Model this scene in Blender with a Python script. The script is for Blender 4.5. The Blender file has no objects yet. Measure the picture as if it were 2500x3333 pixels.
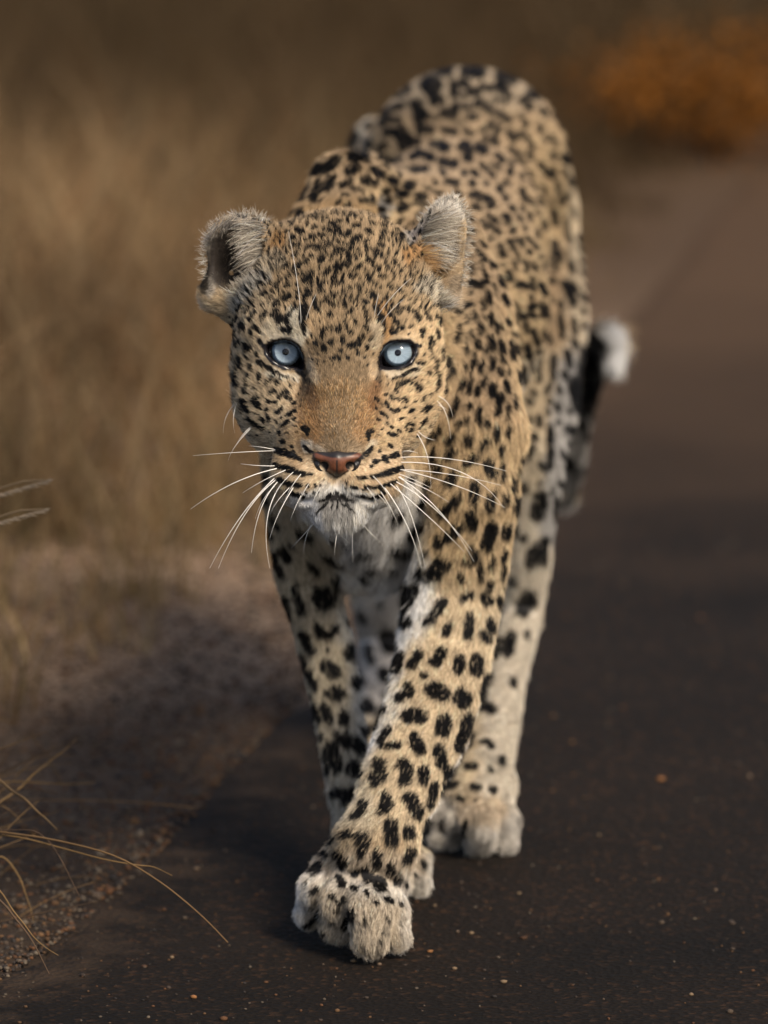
import bpy, math, random
import numpy as np
from mathutils import Vector, Matrix, kdtree, bvhtree

SC = bpy.context.scene
COL = SC.collection
rng = np.random.default_rng(7)
random.seed(7)

# ---------------------------------------------------------------- camera
CAM_H, PITCH, FPX = 1.347, math.radians(9.5), 20000.0      # metres, radians, focal length in photo pixels
cam_data = bpy.data.cameras.new('camera')
cam = bpy.data.objects.new('camera', cam_data); COL.objects.link(cam)
cam.location = (0, 0, CAM_H)
cam.rotation_euler = (math.pi/2 - PITCH, 0, 0)
cam_data.sensor_fit = 'HORIZONTAL'; cam_data.sensor_width = 24.0
cam_data.lens = FPX/2500*24.0
cam_data.clip_start = 0.1; cam_data.clip_end = 600
cam_data.dof.use_dof = True
cam_data.dof.focus_distance = 5.50
cam_data.dof.aperture_fstop = 3.9
SC.camera = cam

# ---------------------------------------------------------------- world, sun, exposure
SUN_EL, SUN_AZ = math.radians(43), math.radians(146)       # azimuth clockwise from +Y (the view direction)
world = bpy.data.worlds.new('World'); SC.world = world; world.use_nodes = True
nt = world.node_tree; nt.nodes.clear()
wo = nt.nodes.new('ShaderNodeOutputWorld'); wb = nt.nodes.new('ShaderNodeBackground')
sky = nt.nodes.new('ShaderNodeTexSky'); sky.sky_type = 'NISHITA'; sky.sun_disc = False
sky.sun_elevation = SUN_EL; sky.sun_rotation = SUN_AZ
sky.air_density = 1.0; sky.dust_density = 3.0; sky.ozone_density = 1.0
wb.inputs['Strength'].default_value = 0.15
nt.links.new(sky.outputs[0], wb.inputs[0]); nt.links.new(wb.outputs[0], wo.inputs[0])
sun_d = bpy.data.lights.new('sun', 'SUN'); sun = bpy.data.objects.new('sun', sun_d); COL.objects.link(sun)
sun_d.energy = 4.8; sun_d.angle = math.radians(16); sun_d.color = (1.0, 0.87, 0.70)
sdir = Vector((math.sin(SUN_AZ)*math.cos(SUN_EL), math.cos(SUN_AZ)*math.cos(SUN_EL), math.sin(SUN_EL)))
sun.rotation_euler = sdir.to_track_quat('Z', 'Y').to_euler()
sun.location = (3, 2, 5)

SC.view_settings.view_transform = 'Standard'; SC.view_settings.look = 'None'
SC.view_settings.exposure = 0.0; SC.view_settings.gamma = 1.0
SC.render.engine = 'CYCLES'
SC.cycles.use_denoising = True
SC.cycles.max_bounces = 6; SC.cycles.diffuse_bounces = 3; SC.cycles.transparent_max_bounces = 12
try:
    SC.cycles_curves.shape = 'RIBBONS'; SC.cycles_curves.subdivisions = 2
except Exception: pass

# ---------------------------------------------------------------- coordinate helpers
CAM = np.array([0, 0, CAM_H])
FWD = np.array([0, math.cos(PITCH), -math.sin(PITCH)])
UPV = np.array([0, math.sin(PITCH), math.cos(PITCH)])
RGT = np.array([1.0, 0, 0])

def P(px, py, d):
    """a point d metres down the lens axis that the photograph shows at pixel px, py"""
    return CAM + d*FWD + ((px-1250.0)/FPX*d)*RGT - ((py-1666.5)/FPX*d)*UPV

def to_px(pts):
    q = pts - CAM
    d = q @ FWD
    return 1250.0 + (q @ RGT)/d*FPX, 1666.5 - (q @ UPV)/d*FPX, d

def ground_depth(py):
    return CAM_H/(math.sin(PITCH) + (py-1666.5)/FPX*math.cos(PITCH))

def G(px, py):
    p = P(px, py, ground_depth(py)); p[2] = 0.0
    return p

def new_mat(name):
    m = bpy.data.materials.new(name); m.use_nodes = True
    m.node_tree.nodes.clear()
    return m, m.node_tree

def N(nt, typ, **kw):
    n = nt.nodes.new(typ)
    for k, v in kw.items():
        if k.startswith('i_'):
            n.inputs[k[2:].replace('_', ' ')].default_value = v
        else:
            setattr(n, k, v)
    return n

def mesh_obj(name, verts, faces, mat=None, parent=None, smooth=True):
    me = bpy.data.meshes.new(name)
    verts = np.asarray(verts, dtype=np.float32)
    me.vertices.add(len(verts)); me.vertices.foreach_set('co', verts.ravel())
    faces = np.asarray(faces, dtype=np.int32)
    k = faces.shape[1]
    me.loops.add(faces.size); me.loops.foreach_set('vertex_index', faces.ravel())
    me.polygons.add(len(faces))
    me.polygons.foreach_set('loop_start', np.arange(0, faces.size, k, dtype=np.int32))
    me.polygons.foreach_set('loop_total', np.full(len(faces), k, dtype=np.int32))
    me.update(calc_edges=True)
    if smooth: me.polygons.foreach_set('use_smooth', np.ones(len(faces), dtype=bool))
    o = bpy.data.objects.new(name, me); COL.objects.link(o)
    if mat: me.materials.append(mat)
    if parent is not None: o.parent = parent
    return o

def tag(o, label=None, cat=None, group=None, kind=None):
    if label: o['label'] = label
    if cat: o['category'] = cat
    if group: o['group'] = group
    if kind: o['kind'] = kind
    return o

# ---------------------------------------------------------------- smooth value noise (numpy)
_perm = np.random.default_rng(3).random((64, 64, 64)).astype(np.float32)
def vnoise(p, scale, seed=0):
    q = p*scale + seed*17.31
    i = np.floor(q).astype(np.int64); f = (q - i).astype(np.float32)
    f = f*f*(3-2*f)
    i &= 63; j = (i+1) & 63
    def g(a, b, c): return _perm[a, b, c]
    x0, y0, z0 = i[:, 0], i[:, 1], i[:, 2]; x1, y1, z1 = j[:, 0], j[:, 1], j[:, 2]
    fx, fy, fz = f[:, 0], f[:, 1], f[:, 2]
    a = g(x0, y0, z0)*(1-fx)+g(x1, y0, z0)*fx
    b = g(x0, y1, z0)*(1-fx)+g(x1, y1, z0)*fx
    c = g(x0, y0, z1)*(1-fx)+g(x1, y0, z1)*fx
    d = g(x0, y1, z1)*(1-fx)+g(x1, y1, z1)*fx
    return ((a*(1-fy)+b*fy)*(1-fz) + (c*(1-fy)+d*fy)*fz)*2-1

# ---------------------------------------------------------------- signed distance modelling
class Field:
    """a distance field on a grid of uneven spacing, sculpted with soft unions and cuts, read out as one closed mesh"""
    def __init__(s, xs, ys, zs):
        s.ax = [np.asarray(a, dtype=np.float32) for a in (xs, ys, zs)]
        s.f = np.full((len(xs), len(ys), len(zs)), 0.08, dtype=np.float32)
    def block(s, lo, hi):
        sl = []
        for a, l, h in zip(s.ax, lo, hi):
            i0 = max(0, int(np.searchsorted(a, l))-1); i1 = min(len(a), int(np.searchsorted(a, h))+1)
            if i1 <= i0: return None
            sl.append(slice(i0, i1))
        g = np.meshgrid(*[a[q] for a, q in zip(s.ax, sl)], indexing='ij', sparse=True)
        return tuple(sl), g
    def add(s, fn, lo, hi, k, cut=False):
        r = s.block(np.array(lo)-k-0.012, np.array(hi)+k+0.012)
        if r is None: return
        sl, g = r
        d = fn(*g).astype(np.float32)
        a = s.f[sl]
        if cut:
            b = -d; h = np.maximum(k-np.abs(a-b), 0)/k
            s.f[sl] = np.maximum(a, b) + h*h*k*0.25
        else:
            h = np.maximum(k-np.abs(a-d), 0)/k
            s.f[sl] = np.minimum(a, d) - h*h*k*0.25
    def cone(s, a, b, ra, rb, k=0.02, cut=False):
        a = np.asarray(a, float); b = np.asarray(b, float); ab = b-a; L2 = max(float(ab@ab), 1e-9)
        def fn(X, Y, Z):
            t = ((X-a[0])*ab[0]+(Y-a[1])*ab[1]+(Z-a[2])*ab[2])/L2
            t = np.clip(t, 0, 1)
            return np.sqrt((X-a[0]-t*ab[0])**2+(Y-a[1]-t*ab[1])**2+(Z-a[2]-t*ab[2])**2) - (ra+(rb-ra)*t)
        r = max(ra, rb)
        s.add(fn, np.minimum(a, b)-r, np.maximum(a, b)+r, k, cut)
    def poly(s, W, k=0.02):
        """a limb: one round-section tube through the points of W, joined to the rest with one soft union"""
        A = [np.asarray(w[0], float) for w in W]; R = [w[1] for w in W]
        lo = np.min([a-r for a, r in zip(A, R)], 0); hi = np.max([a+r for a, r in zip(A, R)], 0)
        def fn(X, Y, Z):
            best = None
            for a, b, ra, rb in zip(A[:-1], A[1:], R[:-1], R[1:]):
                ab = b-a; L2 = max(float(ab@ab), 1e-9)
                t = np.clip(((X-a[0])*ab[0]+(Y-a[1])*ab[1]+(Z-a[2])*ab[2])/L2, 0, 1)
                d = np.sqrt((X-a[0]-t*ab[0])**2+(Y-a[1]-t*ab[1])**2+(Z-a[2]-t*ab[2])**2) - (ra+(rb-ra)*(t*t*(3-2*t)))
                if best is None: best = d
                else:
                    kk = 0.004; h = np.maximum(kk-np.abs(best-d), 0)/kk
                    best = np.minimum(best, d) - h*h*kk*0.15
            return best
        s.add(fn, lo, hi, k)
    def ell(s, c, rad, axes=None, k=0.02, cut=False):
        c = np.asarray(c, float); rad = np.asarray(rad, float)
        A = np.eye(3) if axes is None else np.asarray(axes, float)
        def fn(X, Y, Z):
            x, y, z = X-c[0], Y-c[1], Z-c[2]
            q = [(x*A[i, 0]+y*A[i, 1]+z*A[i, 2]) for i in range(3)]
            k0 = np.sqrt(sum((q[i]/rad[i])**2 for i in range(3)))
            k1 = np.sqrt(sum((q[i]/rad[i]**2)**2 for i in range(3)))
            return k0*(k0-1.0)/np.maximum(k1, 1e-6)
        r = np.abs(A).T @ rad
        s.add(fn, c-r, c+r, k, cut)
    def mesh(s):
        f = s.f; X, Y, Z = s.ax
        nx, ny, nz = f.shape
        ins = f < 0
        cell = np.zeros((nx-1, ny-1, nz-1), dtype=np.uint8)
        for dx in (0, 1):
            for dy in (0, 1):
                for dz in (0, 1):
                    cell += ins[dx:nx-1+dx, dy:ny-1+dy, dz:nz-1+dz]
        act = (cell > 0) & (cell < 8)
        ci, cj, ck = np.nonzero(act)
        idx = np.full(act.shape, -1, dtype=np.int32); idx[ci, cj, ck] = np.arange(len(ci))
        acc = np.zeros((len(ci), 3)); cnt = np.zeros(len(ci))
        co = [(0,0,0),(1,0,0),(0,1,0),(1,1,0),(0,0,1),(1,0,1),(0,1,1),(1,1,1)]
        ed = [(0,1),(2,3),(4,5),(6,7),(0,2),(1,3),(4,6),(5,7),(0,4),(1,5),(2,6),(3,7)]
        for a, b in ed:
            A, B = co[a], co[b]
            fa = f[ci+A[0], cj+A[1], ck+A[2]]; fb = f[ci+B[0], cj+B[1], ck+B[2]]
            m = (fa < 0) != (fb < 0)
            t = np.where(m, fa/np.where(m, fa-fb, 1), 0)
            pa = np.stack([X[ci+A[0]], Y[cj+A[1]], Z[ck+A[2]]], 1); pb = np.stack([X[ci+B[0]], Y[cj+B[1]], Z[ck+B[2]]], 1)
            p = pa + (pb-pa)*t[:, None]
            acc += p*m[:, None]; cnt += m
        V = acc/np.maximum(cnt, 1)[:, None]
        F = []
        # x edges
        m = ins[:-1, 1:-1, 1:-1] != ins[1:, 1:-1, 1:-1]; i, j, k = np.nonzero(m)
        q = np.stack([idx[i, j, k], idx[i, j+1, k], idx[i, j+1, k+1], idx[i, j, k+1]], 1)
        fl = ins[i, j+1, k+1]; q[~fl] = q[~fl][:, ::-1]; F.append(q)
        m = ins[1:-1, :-1, 1:-1] != ins[1:-1, 1:, 1:-1]; i, j, k = np.nonzero(m)
        q = np.stack([idx[i, j, k], idx[i, j, k+1], idx[i+1, j, k+1], idx[i+1, j, k]], 1)
        fl = ins[i+1, j, k+1]; q[~fl] = q[~fl][:, ::-1]; F.append(q)
        m = ins[1:-1, 1:-1, :-1] != ins[1:-1, 1:-1, 1:]; i, j, k = np.nonzero(m)
        q = np.stack([idx[i, j, k], idx[i+1, j, k], idx[i+1, j+1, k], idx[i, j+1, k]], 1)
        fl = ins[i+1, j+1, k]; q[~fl] = q[~fl][:, ::-1]; F.append(q)
        return V, np.concatenate(F)

def axis(*segs):
    out = [segs[0][0]]
    for a, b, h in segs:
        n = max(1, int(round((b-a)/h)))
        out += list(np.linspace(a, b, n+1)[1:])
    return np.array(out)
# ================================================================ the leopard's body: one continuous surface
HD = 5.55                                   # depth of the head's reference plane
def H(px, py, w): return P(px, py, HD-w)    # w metres towards the camera from that plane
HAX = np.array([RGT, UPV, -FWD])
def rotax(deg):                             # head axes turned about the view axis
    a = math.radians(deg); c, s_ = math.cos(a), math.sin(a)
    return np.array([c*RGT+s_*UPV, -s_*RGT+c*UPV, -FWD])
PXM = FPX/HD                                # pixels per metre at the head

B = Field(axis((-0.21, -0.12, 0.005), (-0.12, 0.10, 0.0021), (0.10, 0.30, 0.0045)),
          axis((5.20, 5.58, 0.0023), (5.58, 6.1, 0.0045), (6.1, 7.16, 0.0075)),
          axis((-0.02, 0.12, 0.003), (0.12, 0.37, 0.0055), (0.37, 0.74, 0.0022), (0.74, 0.80, 0.006)))

def pxr(r, d): return r*d/FPX
BONES = []                                  # (a, b, ra, rb): fur lies from a towards b
def chain(pts, k=0.02, bone=True):
    """pts: (px, py, depth, radius in photo pixels)"""
    W = [(P(x, y, d), pxr(r, d)) for x, y, d, r in pts]
    B.poly(W, k)
    if bone:
        for (a, ra), (b, rb) in zip(W[:-1], W[1:]): BONES.append((a, b, ra, rb))
yaw = math.radians(-7)
BAX = np.array([[math.cos(yaw), math.sin(yaw), 0], [-math.sin(yaw), math.cos(yaw), 0], [0, 0, 1]])
# torso
B.ell(P(1518, 575, 6.73), (0.112, 0.15, 0.118), BAX, 0.03)           # pelvis
B.ell(P(1470, 790, 6.50), (0.100, 0.20, 0.105), BAX, 0.04)           # loin
B.ell(P(1405, 1000, 6.28), (0.116, 0.22, 0.135), BAX, 0.05)          # rib cage
B.ell(P(1265, 1340, 5.99), (0.112, 0.15, 0.155), BAX, 0.05)          # chest
chain([(1215, 1100, 5.98, 300), (1150, 1060, 5.76, 250), (1120, 1020, 5.68, 250)], 0.04, False)   # neck
chain([(1120, 1380, 5.72, 160), (1170, 1600, 5.92, 225), (1180, 1740, 5.96, 180)], 0.04, False)   # throat and breast
# far shoulder (left in the picture) with its raised blade, and that fore leg
chain([(1120, 600, 6.04, 105), (1060, 800, 5.99, 140), (990, 1300, 5.90, 150)], 0.035)
chain([(1180, 590, 6.10, 90), (1330, 740, 6.25, 120)], 0.04, False)
chain([(975, 1350, 5.90, 130), (970, 1600, 5.91, 108), (995, 1850, 5.97, 100), (1055, 2080, 6.00, 86),
       (1103, 2330, 5.99, 76), (1145, 2580, 5.965, 74), (1180, 2720, 5.95, 80)], 0.02)
# near shoulder (right in the picture) and the fore leg that steps forward
chain([(1450, 800, 6.02, 120), (1520, 1050, 5.95, 150), (1560, 1400, 5.86, 140)], 0.04)
chain([(1560, 1420, 5.86, 135), (1545, 1620, 5.85, 140), (1480, 1930, 5.88, 152), (1440, 2150, 5.86, 152),
       (1385, 2350, 5.80, 146), (1305, 2550, 5.745, 130), (1235, 2730, 5.715, 116)], 0.02)
# hind legs
chain([(1700, 700, 6.76, 175), (1735, 1000, 6.68, 172), (1730, 1300, 6.50, 150), (1722, 1520, 6.40, 108), (1722, 1800, 6.42, 74),
       (1702, 2000, 6.44, 62), (1655, 2180, 6.35, 62), (1600, 2430, 6.22, 76), (1575, 2580, 6.15, 84)], 0.022)
chain([(1300, 620, 6.78, 150), (1230, 480, 6.84, 90)], 0.03, False)
chain([(1300, 800, 6.75, 180), (1235, 1300, 6.68, 165), (1215, 1650, 6.66, 130), (1225, 1900, 6.72, 92), (1240, 2080, 6.80, 72),
       (1235, 2250, 6.70, 66), (1230, 2400, 6.60, 72)], 0.022)
# tail
chain([(1560, 560, 6.78, 60), (1610, 620, 6.94, 52), (1700, 900, 7.03, 44), (1760, 1300, 7.05, 38), (1800, 1560, 7.04, 36), (1835, 1620, 7.0, 36),
       (1862, 1520, 6.97, 38), (1880, 1380, 6.95, 40), (1912, 1250, 6.93, 44), (1935, 1150, 6.91, 48), (1972, 1105, 6.89, 46), (1990, 1180, 6.87, 26)], 0.01)
# paws
def paw(meta, toes, k=0.010):
    for (a, b) in meta:
        B.cone(P(*a[:3]), P(*b[:3]), pxr(a[3], a[2]), pxr(b[3], b[2]), 0.018)
        BONES.append((P(*a[:3]), P(*b[:3]), pxr(a[3], a[2]), pxr(b[3], b[2])))
    for t in toes:
        W = [(P(x, y, d), pxr(r, d)) for x, y, d, r in t]
        B.poly(W, k)
        for (a, ra), (b, rb) in zip(W[:-1], W[1:]): BONES.append((a, b, ra, rb))
paw([((1225, 2740, 5.715, 112), (1140, 2850, 5.75, 120)), ((1225, 2760, 5.715, 100), (1215, 2890, 5.735, 104))],
    [[(1120, 2820, 5.75, 66), (1045, 2895, 5.735, 70), (1015, 2965, 5.745, 56)],
     [(1150, 2850, 5.73, 70), (1120, 2940, 5.695, 72), (1103, 3003, 5.705, 62)],
     [(1200, 2860, 5.72, 66), (1205, 2960, 5.665, 70), (1205, 3050, 5.665, 62)],
     [(1250, 2860, 5.73, 60), (1268, 2955, 5.705, 60), (1290, 3045, 5.69, 48)]], 0.009)
paw([((1180, 2720, 5.95, 80), (1235, 2800, 5.94, 92))],
    [[(1170, 2790, 5.94, 56), (1130, 2850, 5.93, 48)], [(1200, 2800, 5.93, 56), (1205, 2875, 5.91, 52)],
     [(1250, 2800, 5.93, 58), (1290, 2875, 5.91, 50)], [(1290, 2760, 5.94, 60), (1345, 2800, 5.94, 52), (1362, 2870, 5.935, 42)]])
paw([((1585, 2560, 6.16, 86), (1545, 2630, 6.13, 96))],
    [[(1500, 2600, 6.15, 54), (1443, 2660, 6.13, 54), (1432, 2712, 6.13, 44)], [(1520, 2610, 6.14, 54), (1488, 2665, 6.12, 46), (1478, 2716, 6.13, 40)],
     [(1560, 2620, 6.13, 60), (1560, 2680, 6.09, 58), (1560, 2735, 6.105, 52)], [(1610, 2610, 6.14, 56), (1640, 2670, 6.115, 50), (1645, 2735, 6.12, 44)]], 0.007)
paw([((1230, 2400, 6.60, 70), (1225, 2430, 6.55, 70))],
    [[(1190, 2420, 6.55, 40), (1160, 2480, 6.50, 36)], [(1220, 2430, 6.55, 42), (1215, 2490, 6.48, 40)],
     [(1260, 2430, 6.55, 42), (1265, 2490, 6.49, 38)]])
# ---------------------------------------------------------------- head
B.ell(H(1100, 1000, -0.060), (0.078, 0.078, 0.085), HAX, 0.03)        # skull
B.ell(H(1100, 860, -0.055), (0.066, 0.040, 0.060), HAX, 0.03)         # crown
for sx, ex, ey in ((-1, 930, 1150), (1, 1292, 1151)):
    B.ell(H(1100+sx*205, 1100, -0.050), (0.034, 0.062, 0.055), HAX, 0.03)   # temple
    B.ell(H(1098+sx*190, 1270, -0.035), (0.036, 0.046, 0.046), HAX, 0.03)   # cheekbone
    B.ell(H(1098+sx*(150 if sx < 0 else 136), 1370, -0.015), (0.036, 0.036, 0.050), HAX, 0.03)   # jowl
    B.cone(H(1100+sx*118, 1088, 0.019), H(1100+sx*225, 1092, -0.002), 0.0155, 0.0135, 0.018)  # brow
    B.ell(H(ex, ey, 0.001), (0.021, 0.019, 0.019), HAX, 0.012)              # orbit
    B.ell(H(1098+sx*95, 1440, 0.035), (0.026, 0.030, 0.034), HAX, 0.022)    # side of muzzle
    B.ell(H(1098+sx*84, 1560, 0.058), (0.0330, 0.0275, 0.032), rotax(-sx*14), 0.006)   # whisker pad
    B.ell(H(1098+sx*150, 1545, 0.035), (0.018, 0.022, 0.030), rotax(-sx*14), 0.014)
B.cone(H(1105, 1080, 0.004), H(1100, 1290, 0.040), 0.030, 0.022, 0.024)      # bridge of the nose
B.cone(H(1100, 1290, 0.040), H(1098, 1440, 0.068), 0.022, 0.0215, 0.018)
B.cone(H(1055, 1400, 0.058), H(1050, 1450, 0.068), 0.014, 0.012, 0.014)
B.cone(H(1145, 1400, 0.058), H(1148, 1450, 0.068), 0.014, 0.012, 0.014)
B.ell(H(1098, 1478, 0.078), (0.0175, 0.010, 0.012), HAX, 0.008)              # nose tip below the leather
B.cone(H(1100, 1640, 0.052), H(1100, 1500, -0.02), 0.022, 0.05, 0.02)        # lower jaw
B.ell(H(1106, 1657, 0.058), (0.0285, 0.0175, 0.023), HAX, 0.006)              # chin
# mouth slit and philtrum
for sx in (-1, 1):
    B.cone(H(1095, 1612, 0.100), H(1098+sx*75, 1630, 0.088), 0.0035, 0.003, 0.003, True)
    B.cone(H(1098+sx*75, 1630, 0.088), H(1098+sx*150, 1615, 0.064), 0.003, 0.002, 0.003, True)
B.cone(H(1096, 1545, 0.100), H(1095, 1610, 0.096), 0.0035, 0.0035, 0.004, True)
# ears: cups open to the front
B.cone(H(905, 850, -0.055), H(850, 830, -0.055), 0.024, 0.026, 0.02)
B.ell(H(781, 826, -0.052), (0.0295, 0.0360, 0.021), rotax(12), 0.010)
B.ell(H(700, 920, -0.058), (0.010, 0.020, 0.014), rotax(-15), 0.008)
B.cone(H(720, 970, -0.060), H(780, 990, -0.065), 0.014, 0.020, 0.014)
B.ell(H(768, 853, -0.031), (0.0265, 0.0325, 0.027), rotax(12), 0.006, True)
B.cone(H(770, 870, -0.05), H(840, 920, -0.055), 0.017, 0.012, 0.008, True)
B.cone(H(1310, 870, -0.060), H(1370, 860, -0.058), 0.024, 0.026, 0.02)
B.ell(H(1424, 792, -0.058), (0.0225, 0.0390, 0.020), rotax(-22), 0.010)
B.ell(H(1462, 900, -0.062), (0.012, 0.026, 0.016), rotax(-8), 0.010)
B.ell(H(1440, 812, -0.040), (0.017, 0.031, 0.017), rotax(-20), 0.006, True)
B.cone(H(1425, 878, -0.040), H(1400, 880, -0.062), 0.011, 0.009, 0.006, True)
# eye openings, cut to the lid line, and the fleshy rim
LID = {'l': [(864, 1128), (885, 1115), (915, 1109), (945, 1113), (968, 1127), (981, 1152), (984, 1178), (988, 1200), (965, 1196), (925, 1196), (890, 1180), (868, 1152)],
       'r': [(1352, 1128), (1335, 1114), (1305, 1110), (1275, 1115), (1253, 1130), (1240, 1156), (1237, 1178), (1238, 1196), (1262, 1199), (1300, 1198), (1335, 1182), (1354, 1150)]}
EYE = {'l': (927, 1149, 0.0035), 'r': (1296, 1151, 0.0035)}; ER = 0.0172
def lid_w(side, x, y):
    ex, ey, ew = EYE[side]
    r2 = ((x-ex)**2+(y-ey)**2)/PXM**2
    return ew + math.sqrt(max((ER+0.0008)**2-r2, 0.35*ER**2*0.35))
for side in 'lr':
    L = LID[side]; cx = sum(p[0] for p in L)/len(L); cy = sum(p[1] for p in L)/len(L)
    Q = np.array([(x, y) for x, y in L])
    c0 = H(cx, cy, 0.0)
    def fn(X, Y, Z, Q=Q):
        x, y, z = X-CAM[0], Y-CAM[1], Z-CAM[2]
        d = x*FWD[0]+y*FWD[1]+z*FWD[2]
        u = 1250+x/d*FPX; v = 1666.5-(y*UPV[1]+z*UPV[2])/d*FPX
        best = np.full(np.broadcast(u, v).shape, 1e9); inside = np.zeros(best.shape, bool)
        n = len(Q)
        for i in range(n):
            ax_, ay = Q[i]; bx, by = Q[(i+1) % n]
            ex, ey = bx-ax_, by-ay
            t = np.clip(((u-ax_)*ex+(v-ay)*ey)/(ex*ex+ey*ey), 0, 1)
            best = np.minimum(best, (u-ax_-t*ex)**2+(v-ay-t*ey)**2)
            c = ((ay > v) != (by > v)) & (u < (bx-ax_)*(v-ay)/(by-ay+1e-9)+ax_)
            inside ^= c
        sd = np.sqrt(best)/PXM; sd = np.where(inside, -sd, sd)
        return np.maximum(sd, (d-(HD+0.004)))
    B.add(fn, c0-np.array([.022, .03, .02]), c0+np.array([.022, .035, .02]), 0.002, True)
    B.ell(H(*EYE[side]), (ER+.0006,)*3, HAX, 0.0015, True)
    n = len(L)
    for i in range(n):
        (x0, y0), (x1, y1) = L[i], L[(i+1) % n]
        B.cone(H(x0, y0, lid_w(side, x0, y0)), H(x1, y1, lid_w(side, x1, y1)), 0.0017, 0.0017, 0.003)

BV, BF = B.mesh()
del B.f
# keep the largest connected surface only
def largest(V, F):
    par = np.arange(len(V))
    e0 = np.concatenate([F[:, 0], F[:, 1], F[:, 2]]); e1 = np.concatenate([F[:, 1], F[:, 2], F[:, 3]])
    while True:
        m = np.minimum(par[e0], par[e1])
        new = par.copy(); np.minimum.at(new, e0, m); np.minimum.at(new, e1, m); new = new[new]
        if (new == par).all(): break
        par = new
    vals, c = np.unique(par, return_counts=True)
    keep = par == vals[np.argmax(c)]
    remap = np.cumsum(keep)-1
    Fk = F[keep[F[:, 0]]]
    return V[keep], remap[Fk]
BV, BF = largest(BV, BF)
# a little relaxation takes the grid steps out
def relax(V, F, it=1, w=0.5):
    e0 = np.concatenate([F[:, 0], F[:, 1], F[:, 2], F[:, 3]]); e1 = np.concatenate([F[:, 1], F[:, 2], F[:, 3], F[:, 0]])
    for _ in range(it):
        s = np.zeros_like(V); c = np.bincount(e0, minlength=len(V))
        for a in range(3): s[:, a] = np.bincount(e0, weights=V[e1, a], minlength=len(V))
        V = V*(1-w)+w*s/np.maximum(c, 1)[:, None]
    return V
BV = relax(BV, BF, 1, 0.5)
# ================================================================ coat: markings, colours, lie of the fur
def smooth01(x): x = np.clip(x, 0, 1); return x*x*(3-2*x)
def vnormals(V, F):
    a = V[F[:, 2]]-V[F[:, 0]]; b = V[F[:, 3]]-V[F[:, 1]]
    n = np.cross(a, b); out = np.zeros_like(V)
    for c in range(4):
        for k in range(3): out[:, k] += np.bincount(F[:, c], weights=n[:, k], minlength=len(V))
    return out/np.maximum(np.linalg.norm(out, axis=1), 1e-12)[:, None]
VN = vnormals(BV, BF)

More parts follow.
